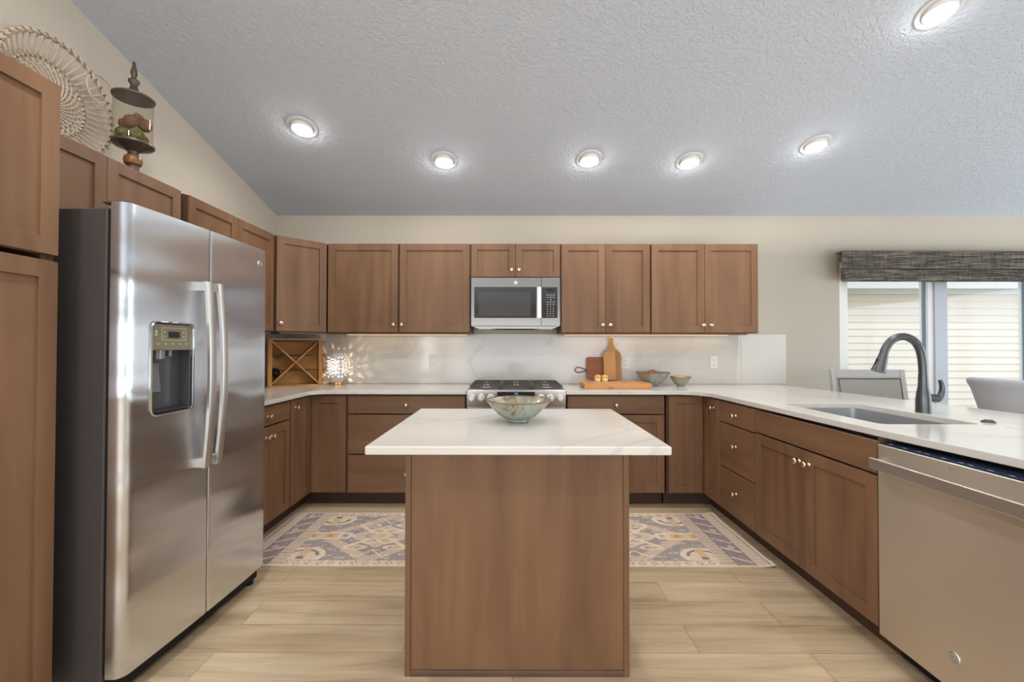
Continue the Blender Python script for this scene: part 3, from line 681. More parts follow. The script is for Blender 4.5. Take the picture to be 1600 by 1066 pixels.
def seg7(x, segs, w_=0.009, h_=0.008, th=0.0018):
    y_, z0 = RY - 0.0018, 0.886
    S = {'a': (0, w_, 2 * h_, 2 * h_ + th), 'g': (0, w_, h_, h_ + th), 'd': (0, w_, 0, th), 'f': (0, th, h_, 2 * h_), 'b': (w_ - th, w_, h_, 2 * h_), 'e': (0, th, 0, h_), 'c': (w_ - th, w_, 0, h_)}
    for s_ in segs: a = S[s_]; dg.box(x + a[0], x + a[1], y_, y_ + 0.0005, z0 + a[2], z0 + a[3])
seg7(0.018, 'fgbc'); seg7(0.031, 'afgcd'); 
rg(dg.box(0.010, 0.012, RY - 0.0018, RY - 0.0013, 0.890, 0.892).box(0.010, 0.012, RY - 0.0018, RY - 0.0013, 0.897, 0.899)).build('display_digits', M['blue'], pn)
rg(MB().box(RX0 + 0.004, RX1 - 0.004, RY + 0.012, RY + 0.038, 0.25, 0.776)).build('oven_door', M['steel'], t, 0.003)
rg(MB().box(RX0 + 0.09, RX1 - 0.09, RY + 0.0105, RY + 0.012, 0.36, 0.66)).build('oven_window', M['blackglass'], t, 0.001)
rg(MB().tube([(RX0 + 0.04, RY - 0.04, 0.745), (RX1 - 0.04, RY - 0.04, 0.745)], 0.012, 14).cyl((RX0 + 0.07, RY - 0.04, 0.745), 0.009, 0.052, 'y').cyl((RX1 - 0.07, RY - 0.04, 0.745), 0.009, 0.052, 'y')).build('oven_handle', M['steel_bar'], t)
rg(MB().box(RX0 + 0.004, RX1 - 0.004, RY + 0.015, RY + 0.038, 0.092, 0.243)).build('warming_drawer', M['steel'], t, 0.003)
GY0, GY1 = RY + 0.075, YW - 0.065
gw = (RX1 - RX0 - 0.03) / 3
for i in range(3):
    g = MB(); x0 = RX0 + 0.015 + i * gw + 0.002; x1 = x0 + gw - 0.004; zt = 0.952; r_ = 0.006
    def bar(a0, a1, b0_, b1, z0=zt - 0.012, z1=zt): g.box(a0, a1, b0_, b1, z0, z1)
    bar(x0, x1, GY0, GY0 + 0.012); bar(x0, x1, GY1 - 0.012, GY1); bar(x0, x0 + 0.012, GY0 + 0.012, GY1 - 0.012); bar(x1 - 0.012, x1, GY0 + 0.012, GY1 - 0.012)
    cx = (x0 + x1) / 2
    for yy in (GY0 + (GY1 - GY0) * 0.27, GY0 + (GY1 - GY0) * 0.73):
        bar(x0 + 0.012, cx - 0.022, yy - 0.005, yy + 0.005); bar(cx + 0.022, x1 - 0.012, yy - 0.005, yy + 0.005)
    bar(cx - 0.005, cx + 0.005, GY0 + 0.012, GY0 + 0.10); bar(cx - 0.005, cx + 0.005, GY1 - 0.10, GY1 - 0.012); bar(cx - 0.005, cx + 0.005, (GY0 + GY1) / 2 - 0.07, (GY0 + GY1) / 2 + 0.07)
    bar(x0 + 0.012, x1 - 0.012, (GY0 + GY1) / 2 - 0.005, (GY0 + GY1) / 2 + 0.005)
    for fx in (x0, x1 - 0.014):
        for fy in (GY0, GY1 - 0.014, (GY0 + GY1) / 2): g.box(fx, fx + 0.014, fy, fy + 0.014, 0.9265, zt - 0.012)
    rg(g).build('grate', M['iron'], t, 0.0015)
    for yy in ((GY0 + (GY1 - GY0) * 0.27, GY0 + (GY1 - GY0) * 0.73) if i != 1 else ((GY0 + GY1) / 2,)):
        rg(MB().lathe([(0.050, 0), (0.048, 0.006), (0.034, 0.009), (0.034, 0.013), (0.030, 0.016), (0, 0.016)], (cx, yy, 0.926), 28)).build('burner', M['steel_bar'], t)

# ================================================================= DISHWASHER
t = thing('dishwasher', 'stainless dishwasher with bar handle at the right edge', 'dishwasher', (1.487, 1.782, 0), -PI / 2)
wd = 0.60
MB().box(0.004, wd - 0.004, 0.042, 0.58, 0.10, 0.866).build('tub', M['fridgeside'], t)
MB().box(0.002, wd - 0.002, 0.0, 0.04, 0.095, 0.862).build('door', M['steel_dw'], t, 0.003)
door = t.children[-1] if t.children else None
dwd = [o for o in bpy.data.objects if o.name.startswith('door') and o.parent == t][0]
M['dwtop'] = mat('blue_black_control_strip', rgb(32, 44, 66), 0.15)
ct = MB().box(0.004, wd - 0.004, 0.006, 0.075, 0.8622, 0.868).build('control_strip', M['dwtop'], dwd, 0.001)
lg = MB()
for x in (0.04, 0.10, 0.16, 0.19, 0.25, 0.31, 0.34, 0.40, 0.46): lg.box(x, x + 0.016, 0.014, 0.017, 0.8681, 0.8684)
lg.build('strip_legend', M['legend'], ct)
MB().box(0.004, wd - 0.004, -0.040, -0.026, 0.764, 0.808).box(0.004, 0.03, -0.026, 0.001, 0.770, 0.802).box(wd - 0.03, wd - 0.004, -0.026, 0.001, 0.770, 0.802).build('handle', M['steel_bar'], dwd, 0.003)
MB().box(0.29, 0.305, -0.001, 0.0, 0.842, 0.8445).build('badge', M['emblemdark'], dwd)
emblem(dwd, 0.305, -0.0005, 0.213, 0.019)
MB().box(0.0, wd, 0.095, 0.113, 0, 0.094).build('toe_kick', M['blackmatte'], t)

# ================================================================= SINK, FAUCET, AIR SWITCH
t = thing('sink', 'undermount stainless steel sink sunk into the right countertop', 'sink', (1.861, 2.2925, 0.66))
sx, sy, st_ = 0.428 / 2 + 0.004, 0.715 / 2 + 0.004, 0.003
def sring(a, b, z_, r=0.035): return [(x, y, z_) for x, y in rrect(-a, a, -b, b, r)]
b = MB(); rings = [sring(sx + 0.015, sy + 0.015, 0.2232), sring(sx, sy, 0.2232), sring(sx - 0.002, sy - 0.002, 0.02), sring(sx - 0.03, sy - 0.03, 0.004), sring(sx - 0.15, sy - 0.30, 0.001, 0.02)]
vv = [p for r_ in rings for p in r_]; n = len(rings[0])
b.add(vv, [(i + n * k, (i + 1) % n + n * k, (i + 1) % n + n * (k + 1), i + n * (k + 1)) for k in range(len(rings) - 1) for i in range(n)] + [tuple(n * (len(rings) - 1) + i for i in range(n))])
o = b.build('basin', M['sinksteel'], t, recalc=False)
md = o.modifiers.new('s', 'SOLIDIFY'); md.thickness = 0.0015; md.offset = 0
MB().lathe([(0, 0.006), (0.03, 0.006), (0.045, 0.004), (0.045, 0.0025), (0, 0.0025)], (0, 0, 0), 28).build('drain', M['chrome'], t)

t = thing('faucet', 'tall gooseneck pull-down faucet in slate grey on the counter behind the sink', 'faucet', (2.147, 2.28, ZT1))
FB = (2.147, 2.28, ZT1)
MB().lathe([(0.034, 0.0), (0.033, 0.02), (0.0325, 0.06), (0.0315, 0.075), (0.028, 0.105), (0.0225, 0.135), (0.0215, 0.155), (0.0205, 0.19), (0.0202, 0.20)], (0, 0, 0), 28).build('body', M['faucet'], t)
neck = [(0.0, 0.165), (-0.001, 0.24), (-0.008, 0.30), (-0.022, 0.342), (-0.048, 0.376), (-0.085, 0.394), (-0.113, 0.396), (-0.145, 0.388), (-0.175, 0.364), (-0.196, 0.33), (-0.205, 0.305)]
MB().tube(smooth([(a, 0, b_) for a, b_ in neck]), 0.0192, 16, up=(0, 1, 0)).build('neck', M['faucet'], t)
MB().tube([(-0.205, 0, 0.305), (-0.211, 0, 0.285), (-0.219, 0, 0.26), (-0.228, 0, 0.232), (-0.234, 0, 0.214)], lambda q: 0.0198 + 0.0135 * q ** 1.3, 20, up=(0, 1, 0)).build('spray_head', M['faucet'], t)
MB().box(-0.006, 0.006, -0.004, 0.004, -0.02, 0.02).move(lambda x, y, z_: (x * 1 - 0.242 - 0.25 * -z_ + 0.0, y, z_ + 0.262)).build('spray_button', M['black'], t, 0.002)
MB().tube([(0.01, 0, 0.078), (0.045, 0, 0.076), (0.076, 0, 0.074)], 0.0205, 16, up=(0, 1, 0)).build('valve', M['faucet'], t)
MB().tube(smooth([(0.068, 0, 0.072), (0.082, 0, 0.078), (0.094, 0, 0.095), (0.099, 0, 0.12), (0.097, 0, 0.145), (0.088, 0, 0.168)]), lambda q: 0.017 - 0.0085 * q, 14, up=(0, 1, 0), flat=1.2).build('lever', M['faucet'], t)
tag(MB().lathe([(0, 0.012), (0.014, 0.012), (0.016, 0.009), (0.024, 0.006), (0.026, 0.0005), (0.0, 0.0005)], (2.165, 1.986, ZT1), 28).build('air_switch', M['faucet']), 'small round metal push button on the counter right of the faucet', 'switch')

# ================================================================= OUTLETS
M['platewhite'] = mat('outlet_white_plastic', rgb(232, 230, 226), 0.35)
def outlet(x, z_, label):
    t = thing('wall_outlet', label, 'outlet', (x, YW - 0.0145, z_), 0, 'white outlets on the backsplash')
    MB().box(-0.035, 0.035, -0.006, -0.0002, -0.057, 0.057).build('cover_plate', M['platewhite'], t, 0.002)
    for dz in (-0.021, 0.021):
        s_ = MB().box(-0.017, 0.017, -0.0085, -0.006, dz - 0.0165, dz + 0.0165).build('socket', M['platewhite'], t, 0.002)
        MB().box(-0.0085, -0.006, -0.0092, -0.0086, dz - 0.004, dz + 0.006).box(0.006, 0.0085, -0.0092, -0.0086, dz - 0.004, dz + 0.005).cyl((0, -0.0092, dz - 0.009), 0.0022, 0.0006, 'y', 10).build('slots', M['black'], s_)
outlet(-0.732, 1.118, 'white wall outlet on the backsplash left of the range')
outlet(1.04, 1.112, 'white wall outlet just right of the tall leaning paddle board')
outlet(1.849, 1.116, 'white wall outlet on the backsplash under the rightmost wall cabinet')

# ================================================================= UNDER CABINET LIGHTS
M['ledbar'] = mat('warm_led_diffuser', rgb(240, 230, 210), 0.4, emit=(1, 0.72, 0.42, 1), es=1.2)
M['ledbody'] = mat('led_bar_body', rgb(225, 222, 215), 0.5)
def ledbar(x0, x1, y, label, rot=False, p=1.0):
    cx = (x0 + x1) / 2; L = x1 - x0
    t = thing('under_cabinet_light', label, 'light', ((cx, y, ZU0 - 0.012) if not rot else (y, cx, ZU0 - 0.012)), 0 if not rot else PI / 2, 'slim lights under the wall cabinets')
    MB().box(-L / 2, L / 2, -0.015, 0.015, 0.003, 0.0115).build('housing', M['ledbody'], t, 0.001)
    MB().box(-L / 2 + 0.01, L / 2 - 0.01, -0.011, 0.011, 0.0005, 0.0028).build('diffuser', M['ledbar'], t)
    d = bpy.data.lights.new('strip_light', 'AREA'); d.shape = 'RECTANGLE'; d.size = L - 0.02; d.size_y = 0.02; d.energy = p * L * UC_POWER; d.color = (1.0, 0.70, 0.40)
    l = bpy.data.objects.new('strip_light', d); C.objects.link(l); l.parent = t; l.location = (0, 0, -0.002)
UC_POWER = 0.25
ledbar(-1.50, -0.40, 3.93, 'slim warm light bar under the two single-door wall cabinets')
ledbar(0.46, 1.95, 3.93, 'slim warm light bar under the wall cabinets right of the microwave')
ledbar(2.60, 3.36, -2.02, 'slim warm light bar under the left wall cabinet near the refrigerator', True)

# ================================================================= BLIND
def woven():
    m, t, p = newmat('woven_charcoal_brown')
    a = noise(t, coords(t, (5, 20, 150), False), 1.0, 3, 0.6); b = noise(t, coords(t, (150, 20, 10), False), 1.0, 3, 0.6)
    c = mix(t, 0.5, ramp(t, a, [(0.40, rgb(20, 17, 15)), (0.5, rgb(74, 66, 58)), (0.60, rgb(160, 150, 134))]), ramp(t, b, [(0.4, rgb(40, 36, 32)), (0.62, rgb(112, 104, 94))]))
    t.links.new(c, p.inputs['Base Color']); p.inputs['Roughness'].default_value = 0.85; bump(t, p, a, 0.5, 0.003); return m
M['woven'] = woven()
t = thing('woven_roman_blind', 'raised dark woven roman blind above the window', 'blind', (4.12, 3.95, 1.85))
MB().prism([(0.055, 0.275), (-0.012, 0.278), (-0.020, 0.27), (-0.016, 0.12), (-0.010, 0.118), (-0.008, 0.26), (0.055, 0.262)], -1.135, 1.30, 'yz').build('valance', M['woven'], t)
fo = []
prof = [(0.03, 0.13), (0.0, 0.122), (-0.012, 0.10), (-0.014, 0.088), (-0.026, 0.072), (-0.016, 0.058), (-0.028, 0.04), (-0.026, 0.012), (-0.012, 0.0), (0.012, 0.002), (0.03, 0.02)]
MB().prism(prof, -1.118, 1.29, 'yz').build('folds', M['woven'], t, angle=60)

# ================================================================= RUG
def mixc(a, b, k): return tuple(x * (1 - k) + y * k for x, y in zip(a, b))
def rug_color(p, q, L, Wd, rnd):
    cream = (226, 208, 184); grey = (158, 150, 147); pink = (206, 184, 170); beige = (210, 192, 168); dark = (134, 119, 116); gold = (212, 180, 134); ltgrey = (168, 162, 160)
    e = min(p, L - p); s = min(q, Wd - q)
    n = rnd
    if e < 0.018 or s < 0.014: return cream
    if e < 0.024: return dark
    if e < 0.095:
        k = (q * 24) % 1
        return mixc(pink, cream, 0.5) if k > 0.22 else pink
    if e < 0.102: return dark
    if e < 0.20:
        qq = (q - 0.02) / 0.125; c = qq % 1; a = (e - 0.102) / 0.098
        d = abs(c - 0.2 - 0.55 * a)
        if d < 0.09: return cream if int(qq) % 2 else mixc(pink, cream, 0.6)
        if abs(c - 0.75) + abs(a - 0.35) < 0.26: return pink if int(qq) % 2 else mixc(dark, pink, 0.4)
        return mixc(grey, dark, 0.15)
    if e < 0.207: return dark
    if e < 0.295:
        k = ((q * 1.0 + 0.0) * 26) % 1
        return mixc(pink, beige, 0.5) if k > 0.2 else mixc(pink, dark, 0.35)
    if s < 0.062:
        k = (p * 15) % 1; a = (s - 0.014) / 0.048
        d = abs(k - 0.5) * 2 + abs(a - 0.5) * 1.4
        if 0.45 < d < 0.72: return mixc(dark, pink, 0.55)
        return mixc(cream, pink, 0.25)
    if s < 0.068: return mixc(pink, dark, 0.3)
    # field
    u = (p - L / 2); per = 0.80; c = ((u + per / 2) % per) - per / 2            # medallion at c = 0
    r = ((u) % per) - per / 2                                                    # lozenge column at r = 0
    w = q - Wd / 2
    col = grey
    if n > 0.80: col = mixc(grey, cream, 0.35)
    elif n < 0.12: col = mixc(grey, dark, 0.5)
    # pink lattice bands
    d = abs(c) / 0.42 + abs(w) / 0.36
    if 0.78 < d < 1.02: col = mixc(pink, beige, 0.35) if n > 0.2 else mixc(pink, dark, 0.15)
    if abs(d - 0.9) < 0.02 and int(abs(c) * 40) % 2: col = mixc(gold, pink, 0.4)
    # medallion: crossed arms with a diamond heart and four loops
    m = abs(c) / 0.20 + abs(w) / 0.17
    if m < 1.0: col = mixc(pink, beige, 0.6)
    if abs(m - 1.0) < 0.07 and (int(abs(c) * 55) + int(abs(w) * 55)) % 3: col = cream
    if abs(abs(c) / 0.16 - abs(w) / 0.13) < 0.13 and m < 1.75: col = cream
    if abs(m - 0.52) < 0.07: col = mixc(grey, pink, 0.3)
    if m < 0.34: col = mixc(cream, gold, 0.4)
    if m < 0.14: col = mixc(gold, pink, 0.4)
    for a, b, ra, rb in ((abs(c) - 0.055, abs(w) - 0.075, 0.050, 0.032), (abs(c) - 0.125, abs(w) - 0.165, 0.062, 0.026)):
        if abs(math.hypot(a / ra, b / rb) - 1) < 0.24: col = cream
        if math.hypot(a / ra, b / rb) < 0.4: col = mixc(gold, pink, 0.5)
    if abs(abs(c) - 0.245) < 0.045 - 0.4 * abs(abs(w) - 0.018) and abs(w) < 0.045: col = cream
    if abs(abs(c) - 0.245) < 0.022 and abs(w) < 0.022: col = grey
    if 0.20 < abs(w) < 0.30 and abs(abs(c) - (abs(w) - 0.20) * 0.9) < 0.007: col = cream
    if abs(abs(w) - 0.27) < 0.014 and abs(abs(c) - 0.10) < 0.016: col = mixc(cream, grey, 0.2)
    # lozenge box in between
    if abs(r) < 0.135 and abs(w) < 0.052: col = cream
    if abs(r) < 0.118 and abs(w) < 0.037: col = gold if abs(abs(r) - 0.06) < 0.04 else mixc(pink, cream, 0.4)
    if abs(abs(r) - 0.06) < 0.014 and abs(w) < 0.014: col = mixc(gold, dark, 0.5)
    # winged motifs at both long sides
    b = abs(w) - 0.245
    m2 = math.hypot(r / 0.12, (abs(w) - 0.27) / 0.095)
    if m2 < 1.0 and abs(w) < 0.33: col = mixc(cream, pink, 0.25)
    if abs(m2 - 0.72) < 0.09 and abs(w) < 0.27 and abs(r) > 0.02: col = mixc(dark, grey, 0.4)
    if abs(m2 - 1.0) < 0.12 and abs(w) < 0.32: col = cream
    if abs(r) < 0.028 and 0.17 < abs(w) < 0.32: col = mixc(gold, pink, 0.35)
    if abs(r) < 0.02 and abs(abs(w) - 0.30) < 0.012: col = dark
    # small flecks
    fx, fy = (p * 11) % 1 - 0.5, (q * 13 + int(p * 11) * 0.37) % 1 - 0.5
    if col == grey and abs(fx) < 0.32 and abs(fy) < 0.12: col = mixc(grey, cream, 0.65)
    return col
def build_rug():
    x0, x1, y0, y1 = -1.615, 1.500, 2.492, 3.285
    L, Wd = x1 - x0, y1 - y0; nx, ny = 480, 150
    rr = random.Random(3); vv, ff, cc = [], [], []
    for j in range(ny + 1):
        for i in range(nx + 1):
            p, q = L * i / nx, Wd * j / ny
            lift = max(0.0, 1 - (L - p) / 0.10) ** 2 * (0.010 if q < 0.06 or q > Wd - 0.1 else 0.004)
            vv.append((x0 + p, y0 + q, 0.006 + lift))
    for j in range(ny):
        for i in range(nx):
            a = j * (nx + 1) + i; ff.append((a, a + 1, a + nx + 2, a + nx + 1))
            c = rug_color(L * (i + 0.5) / nx, Wd * (j + 0.5) / ny, L, Wd, rr.random()); k = 0.94 + 0.12 * rr.random()
            cc.append(tuple(lin(min(255, q * k)) for q in c) + (1.0,))
    n0 = len(vv); edge = []
    loop = [i for i in range(nx + 1)] + [j * (nx + 1) + nx for j in range(1, ny + 1)] + [ny * (nx + 1) + i for i in range(nx - 1, -1, -1)] + [j * (nx + 1) for j in range(ny - 1, 0, -1)]
    for i in loop: vv.append((vv[i][0], vv[i][1], max(0.0006, vv[i][2] - 0.0055)))
    m = len(loop)
    for k in range(m): ff.append((loop[k], n0 + k, n0 + (k + 1) % m, loop[(k + 1) % m])); cc.append((lin(214), lin(190), lin(158), 1))
    me = bpy.data.meshes.new('runner_rug'); me.from_pydata(vv, [], ff); me.update()
    ca_ = me.color_attributes.new('weave', 'FLOAT_COLOR', 'CORNER'); flat = []
    for f, c in zip(me.polygons, cc): flat += list(c) * len(f.vertices)
    ca_.data.foreach_set('color', flat)
    mt, t_, p_ = newmat('flatwoven_rug'); at = node(t_, 'ShaderNodeAttribute', attribute_name='weave'); t_.links.new(at.outputs['Color'], p_.inputs['Base Color'])
    p_.inputs['Roughness'].default_value = 0.95; p_.inputs['Specular IOR Level'].default_value = 0.1
    h = noise(t_, coords(t_, (500, 500, 1), False), 1, 2); bump(t_, p_, h, 0.3, 0.002)
    me.materials.append(mt); o = bpy.data.objects.new('runner_rug', me); C.objects.link(o)
    tag(o, 'faded grey, pink and cream patterned runner rug behind the island', 'rug')
build_rug()

# ================================================================= ISLAND BOWL and small bowls
def glaze(name, cols, scale=14):
    m, t, p = newmat(name); v = coords(t, (1, 1, 0.7), False)
    a = noise(t, v, scale, 5, 0.6, 1.0); c = ramp(t, a, cols)
    b = noise(t, v, scale * 0.45, 3, 0.5, 0.8); c = mix(t, ramp(t, b, [(0.55, (0, 0, 0, 1)), (0.66, (0.7,) * 3 + (1,))]), c, cols[-1][1])
    t.links.new(c, p.inputs['Base Color']); p.inputs['Roughness'].default_value = 0.16; return m
M['glaze'] = glaze('sea_green_brown_glaze', [(0.34, rgb(120, 96, 58)), (0.43, rgb(150, 152, 136)), (0.56, rgb(164, 172, 162)), (0.68, rgb(128, 110, 78))])
M['glaze2'] = glaze('grey_glaze', [(0.35, rgb(136, 132, 122)), (0.5, rgb(160, 160, 156)), (0.72, rgb(138, 124, 104))], 22)
M['glaze3'] = glaze('olive_grey_glaze', [(0.35, rgb(142, 136, 112)), (0.5, rgb(160, 158, 138)), (0.68, rgb(148, 138, 108))], 22)
M['rimbrown'] = mat('rim_brown_glaze', rgb(128, 96, 62), 0.2)
def bowl(name, label, c, R, Hh, foot, mt, wob=0.008):
    t = thing(name, label, 'bowl', c)
    out = [(foot * 0.92, 0.0), (foot, 0.004), (foot * 0.97, 0.012)]
    for k in range(1, 15):
        q = k / 14; out.append((foot * 0.97 + (R - foot * 0.97) * (q ** 0.72), 0.012 + (Hh - 0.012) * (q ** 1.12)))
    inn = [(R - 0.005, Hh - 0.001)]
    for k in range(13, 0, -1):
        q = k / 14; inn.append((foot * 0.97 + (R - foot * 0.97) * (q ** 0.72) - 0.006, 0.018 + (Hh - 0.018) * (q ** 1.12)))
    inn.append((0.0, 0.017))
    wf = lambda a, r, h: 1 + wob * (r / R) * math.sin(3 * a + 1) + wob * 0.7 * (r / R) * math.sin(5 * a)
    MB().lathe([(0, 0.002)] + out + inn, (0, 0, 0), 64, wob=wf).build('vessel', M[mt], t, angle=50)
    rim = [(( R - 0.002) * wf(2 * PI * i / 64, R, Hh) * math.cos(2 * PI * i / 64), (R - 0.002) * wf(2 * PI * i / 64, R, Hh) * math.sin(2 * PI * i / 64), Hh) for i in range(64)]
    MB().tube(rim, 0.0035, 8, closed=True).build('rim', M['rimbrown'], t)
    return t
bowl('pottery_bowl', 'wide sea-green and brown glazed pottery bowl on the island top', (0.026, 1.985, ZT1), 0.148, 0.099, 0.048, 'glaze')
bowl('pottery_bowl', 'medium grey pottery bowl with a brown ball inside, right of the cutting boards', (1.225, 3.80, ZT1), 0.146, 0.118, 0.045, 'glaze2', 0.02)
bowl('pottery_bowl', 'smallest pottery bowl, olive grey, alone at the right on the counter', (1.456, 3.775, ZT1), 0.088, 0.080, 0.032, 'glaze3', 0.02)
M['rattanball'] = mat('brown_rattan', rgb(150, 100, 66), 0.7)
b = MB().ball((0, 0, 0), 0.052, 10)
rr = random.Random(4)
for k in range(9):
    ax = Vector((rr.uniform(-1, 1), rr.uniform(-1, 1), rr.uniform(-1, 1))).normalized(); u = ax.orthogonal().normalized(); v = ax.cross(u)
    b.tube([tuple((u * math.cos(a) + v * math.sin(a)) * 0.054) for a in [2 * PI * i / 28 for i in range(28)]], 0.003, 6, closed=True)
o = b.build('decorative_ball', M['rattanball']); o.location = (1.225, 3.80, ZT1 + 0.088); tag(o, 'brown woven ball resting in the medium grey bowl', 'decorative ball')
b = MB().lathe([(0, 0.0), (0.05, 0.003), (0.062, 0.01), (0.05, 0.016), (0, 0.018)], (0, 0, 0), 24).build('bread_roll', mat('pale_tan_filling', rgb(222, 190, 136), 0.8)); b.location = (1.456, 3.775, ZT1 + 0.066)
tag(b, 'pale tan round item filling the smallest bowl', 'filling'); b.name = 'round_filling'

# ================================================================= CUTTING BOARDS, SHAKERS
M['board'] = wood('knotty_honey_board', rgb(222, 166, 108), rgb(176, 112, 60), 'x', 0.5, 1.8, knots=True)
M['liveedge'] = wood('dark_knotty_live_edge', rgb(198, 138, 84), rgb(150, 98, 56), 'z', 0.5, knots=True)
M['board2'] = wood('light_honey_board', rgb(208, 158, 100), rgb(186, 134, 80), 'z', 0.5)
M['board3'] = wood('reddish_board', rgb(160, 98, 62), rgb(130, 74, 46), 'x', 0.5)
o = MB().prism([(-0.29, 0.02), (-0.282, -0.175), (-0.24, -0.178), (0.12, -0.174), (0.262, -0.178), (0.272, -0.12), (0.268, 0.0), (0.272, 0.10), (-0.28, 0.10)], 0.0, 0.042).build('thick_cutting_board', M['board'], None, 0.004)
o.location = (0.865, 3.70, ZT1 + 0.0005); tag(o, 'thick live-edge wooden board lying flat on the counter', 'cutting board')
# tall paddle board leaning, outline in local xz
def lean(o, x, y, z_, a): o.location = (x, y, z_); o.rotation_euler = (-a, 0, 0)
pts = [(-0.075, 0.0), (-0.076, 0.235)] + [(-0.055, 0.262), (-0.034, 0.28), (-0.022, 0.30), (-0.019, 0.33), (-0.02, 0.375), (-0.012, 0.388), (0.0, 0.392), (0.012, 0.388), (0.02, 0.375), (0.019, 0.33), (0.026, 0.30), (0.045, 0.28), (0.068, 0.255), (0.082, 0.235), (0.085, 0.18), (0.079, 0.12), (0.086, 0.07), (0.084, 0.0)]
t = thing('paddle_board', 'tall light wooden paddle board with handle, leaning on the backsplash', 'cutting board', (0.895, 3.905, ZT1 + 0.0438)); t.rotation_euler = (-0.13, 0, 0)
hb = MB().prism(pts, -0.009, 0.009, 'xz').build('board', M['board2'], t, 0.003)
MB().prism([(0.032, 0.002), (0.032, 0.262), (0.066, 0.252), (0.080, 0.233), (0.083, 0.18), (0.077, 0.12), (0.084, 0.07), (0.082, 0.002)], -0.0105, -0.0092, 'xz').build('live_edge', M['liveedge'], t)
MB().cyl((0.0, -0.0108, 0.372), 0.006, 0.019, 'y', 14).build('hang_hole', M['blackmatte'], t)
t = thing('small_cutting_board', 'smaller reddish rounded board with leather loop behind the paddle board', 'cutting board', (0.76, 3.945, ZT1 + 0.0438)); t.rotation_euler = (-0.13, 0, 0)
MB().prism([(a, b) for a, b in rrect(-0.086, 0.10, 0.0, 0.205, 0.022)], -0.008, 0.008, 'xz').build('board', M['board3'], t, 0.003)
lp = [(-0.080, 0, 0.085), (-0.115, -0.004, 0.098), (-0.15, -0.006, 0.11), (-0.18, -0.004, 0.105), (-0.19, 0, 0.085), (-0.178, 0, 0.068), (-0.15, 0, 0.064), (-0.115, 0, 0.072), (-0.080, 0, 0.08)]
lp = [Vector(p) for p in lp]
MB().tube(smooth(lp), 0.0045, 8, flat=1.8, up=(0, 1, 0)).build('leather_loop', mat('brown_leather', rgb(112, 78, 58), 0.6), t)
M['yellow'] = mat('mustard_lid', rgb(222, 178, 66), 0.5); M['shaker'] = mat('cream_ceramic', rgb(226, 204, 160), 0.3)
for x, lb in ((0.735, 'left one of the two small yellow and cream jars on the thick board'), (0.797, 'right one of the two small yellow and cream jars on the thick board')):
    t = thing('spice_jar', lb, 'jar', (x, 3.76, ZT1 + 0.043), 0, 'two small yellow jars on the board')
    MB().lathe([(0, 0), (0.024, 0), (0.027, 0.006), (0.027, 0.028), (0.024, 0.034), (0, 0.034)], (0, 0, 0), 24).build('pot', M['shaker'], t)
    MB().lathe([(0, 0.0345), (0.028, 0.0345), (0.030, 0.042), (0.024, 0.052), (0.010, 0.056), (0, 0.057)], (0, 0, 0), 24).build('lid', M['yellow'], t)
    MB().lathe([(0, 0), (0.006, 0.0), (0.006, 0.0015), (0, 0.0015)], (0, -0.0272, 0.017), 12, 'y').build('dot', M['whitepaint'], t)

# ================================================================= WINE CRATE
M['pine'] = wood('pine_crate', rgb(206, 156, 92), rgb(170, 116, 60), 'x', 0.55, knots=True)
M['pinev'] = wood('pine_crate_upright', rgb(210, 158, 92), rgb(172, 118, 60), 'z', 0.55)
t = thing('wine_crate', 'pine wine crate with crossed dividers in the left counter corner', 'crate', (-1.848, 3.713, ZT1 + 0.0005), 0.58)
cw, cd, chh = 0.207, 0.235, 0.395
for s_ in (-1, 1):
    MB().box(s_ * cw - (0.016 if s_ > 0 else 0), s_ * cw + (0 if s_ > 0 else 0.016), 0, 0.165, 0, chh).build('side_board', M['pinev'], t, 0.001)
for z0 in (0.012, 0.139, 0.266):
    MB().box(-cw + 0.016, cw - 0.016, 0.152, 0.165, z0, z0 + 0.115).build('back_slat', M['pine'], t, 0.001)
MB().box(-cw + 0.016, cw - 0.016, 0.0, 0.152, 0.0, 0.012).build('bottom_board', M['pine'], t, 0.001)
MB().box(-cw - 0.002, cw + 0.016, -0.006, 0.165, chh, chh + 0.014).build('top_board', M['pine'], t, 0.001)
MB().box(-cw + 0.016, -cw + 0.028, -0.006, 0.0, 0.0, chh).box(cw - 0.028, cw - 0.016, -0.006, 0.0, 0, chh).build('front_cleat', M['pinev'], t, 0.001)
ix, z0, z1 = cw - 0.018, 0.014, chh - 0.002
def diag(flip):
    a, b_ = Vector((-ix * flip, z0)), Vector((ix * flip, z1)); d = (b_ - a).normalized(); nn = Vector((-d.y, d.x)) * 0.006
    return [(a + nn + d * 0.004)[:], (a - nn + d * 0.016)[:], (b_ - nn - d * 0.004)[:], (b_ + nn - d * 0.016)[:]]
MB().prism(diag(1), 0.022, 0.145, 'xz').build('divider', M['pine'], t, 0.001)
MB().prism(diag(-1), 0.004, 0.020, 'xz').prism(diag(-1), 0.020, 0.145, 'xz').build('divider', M['pine'], t, 0.001)
hp = [(cw + 0.002, 0.085, 0.265), (cw + 0.03, 0.085, 0.262), (cw + 0.048, 0.085, 0.235), (cw + 0.053, 0.085, 0.165), (cw + 0.045, 0.085, 0.155), (cw + 0.028, 0.085, 0.13), (cw + 0.002, 0.085, 0.127)]
MB().tube(smooth(hp), 0.006, 10).build('rope_handle', mat('bronze_handle', rgb(120, 92, 62), 0.5, 0.5), t)
M['bottleglass'] = mat('dark_wine_glass', rgb(34, 22, 26), 0.12)
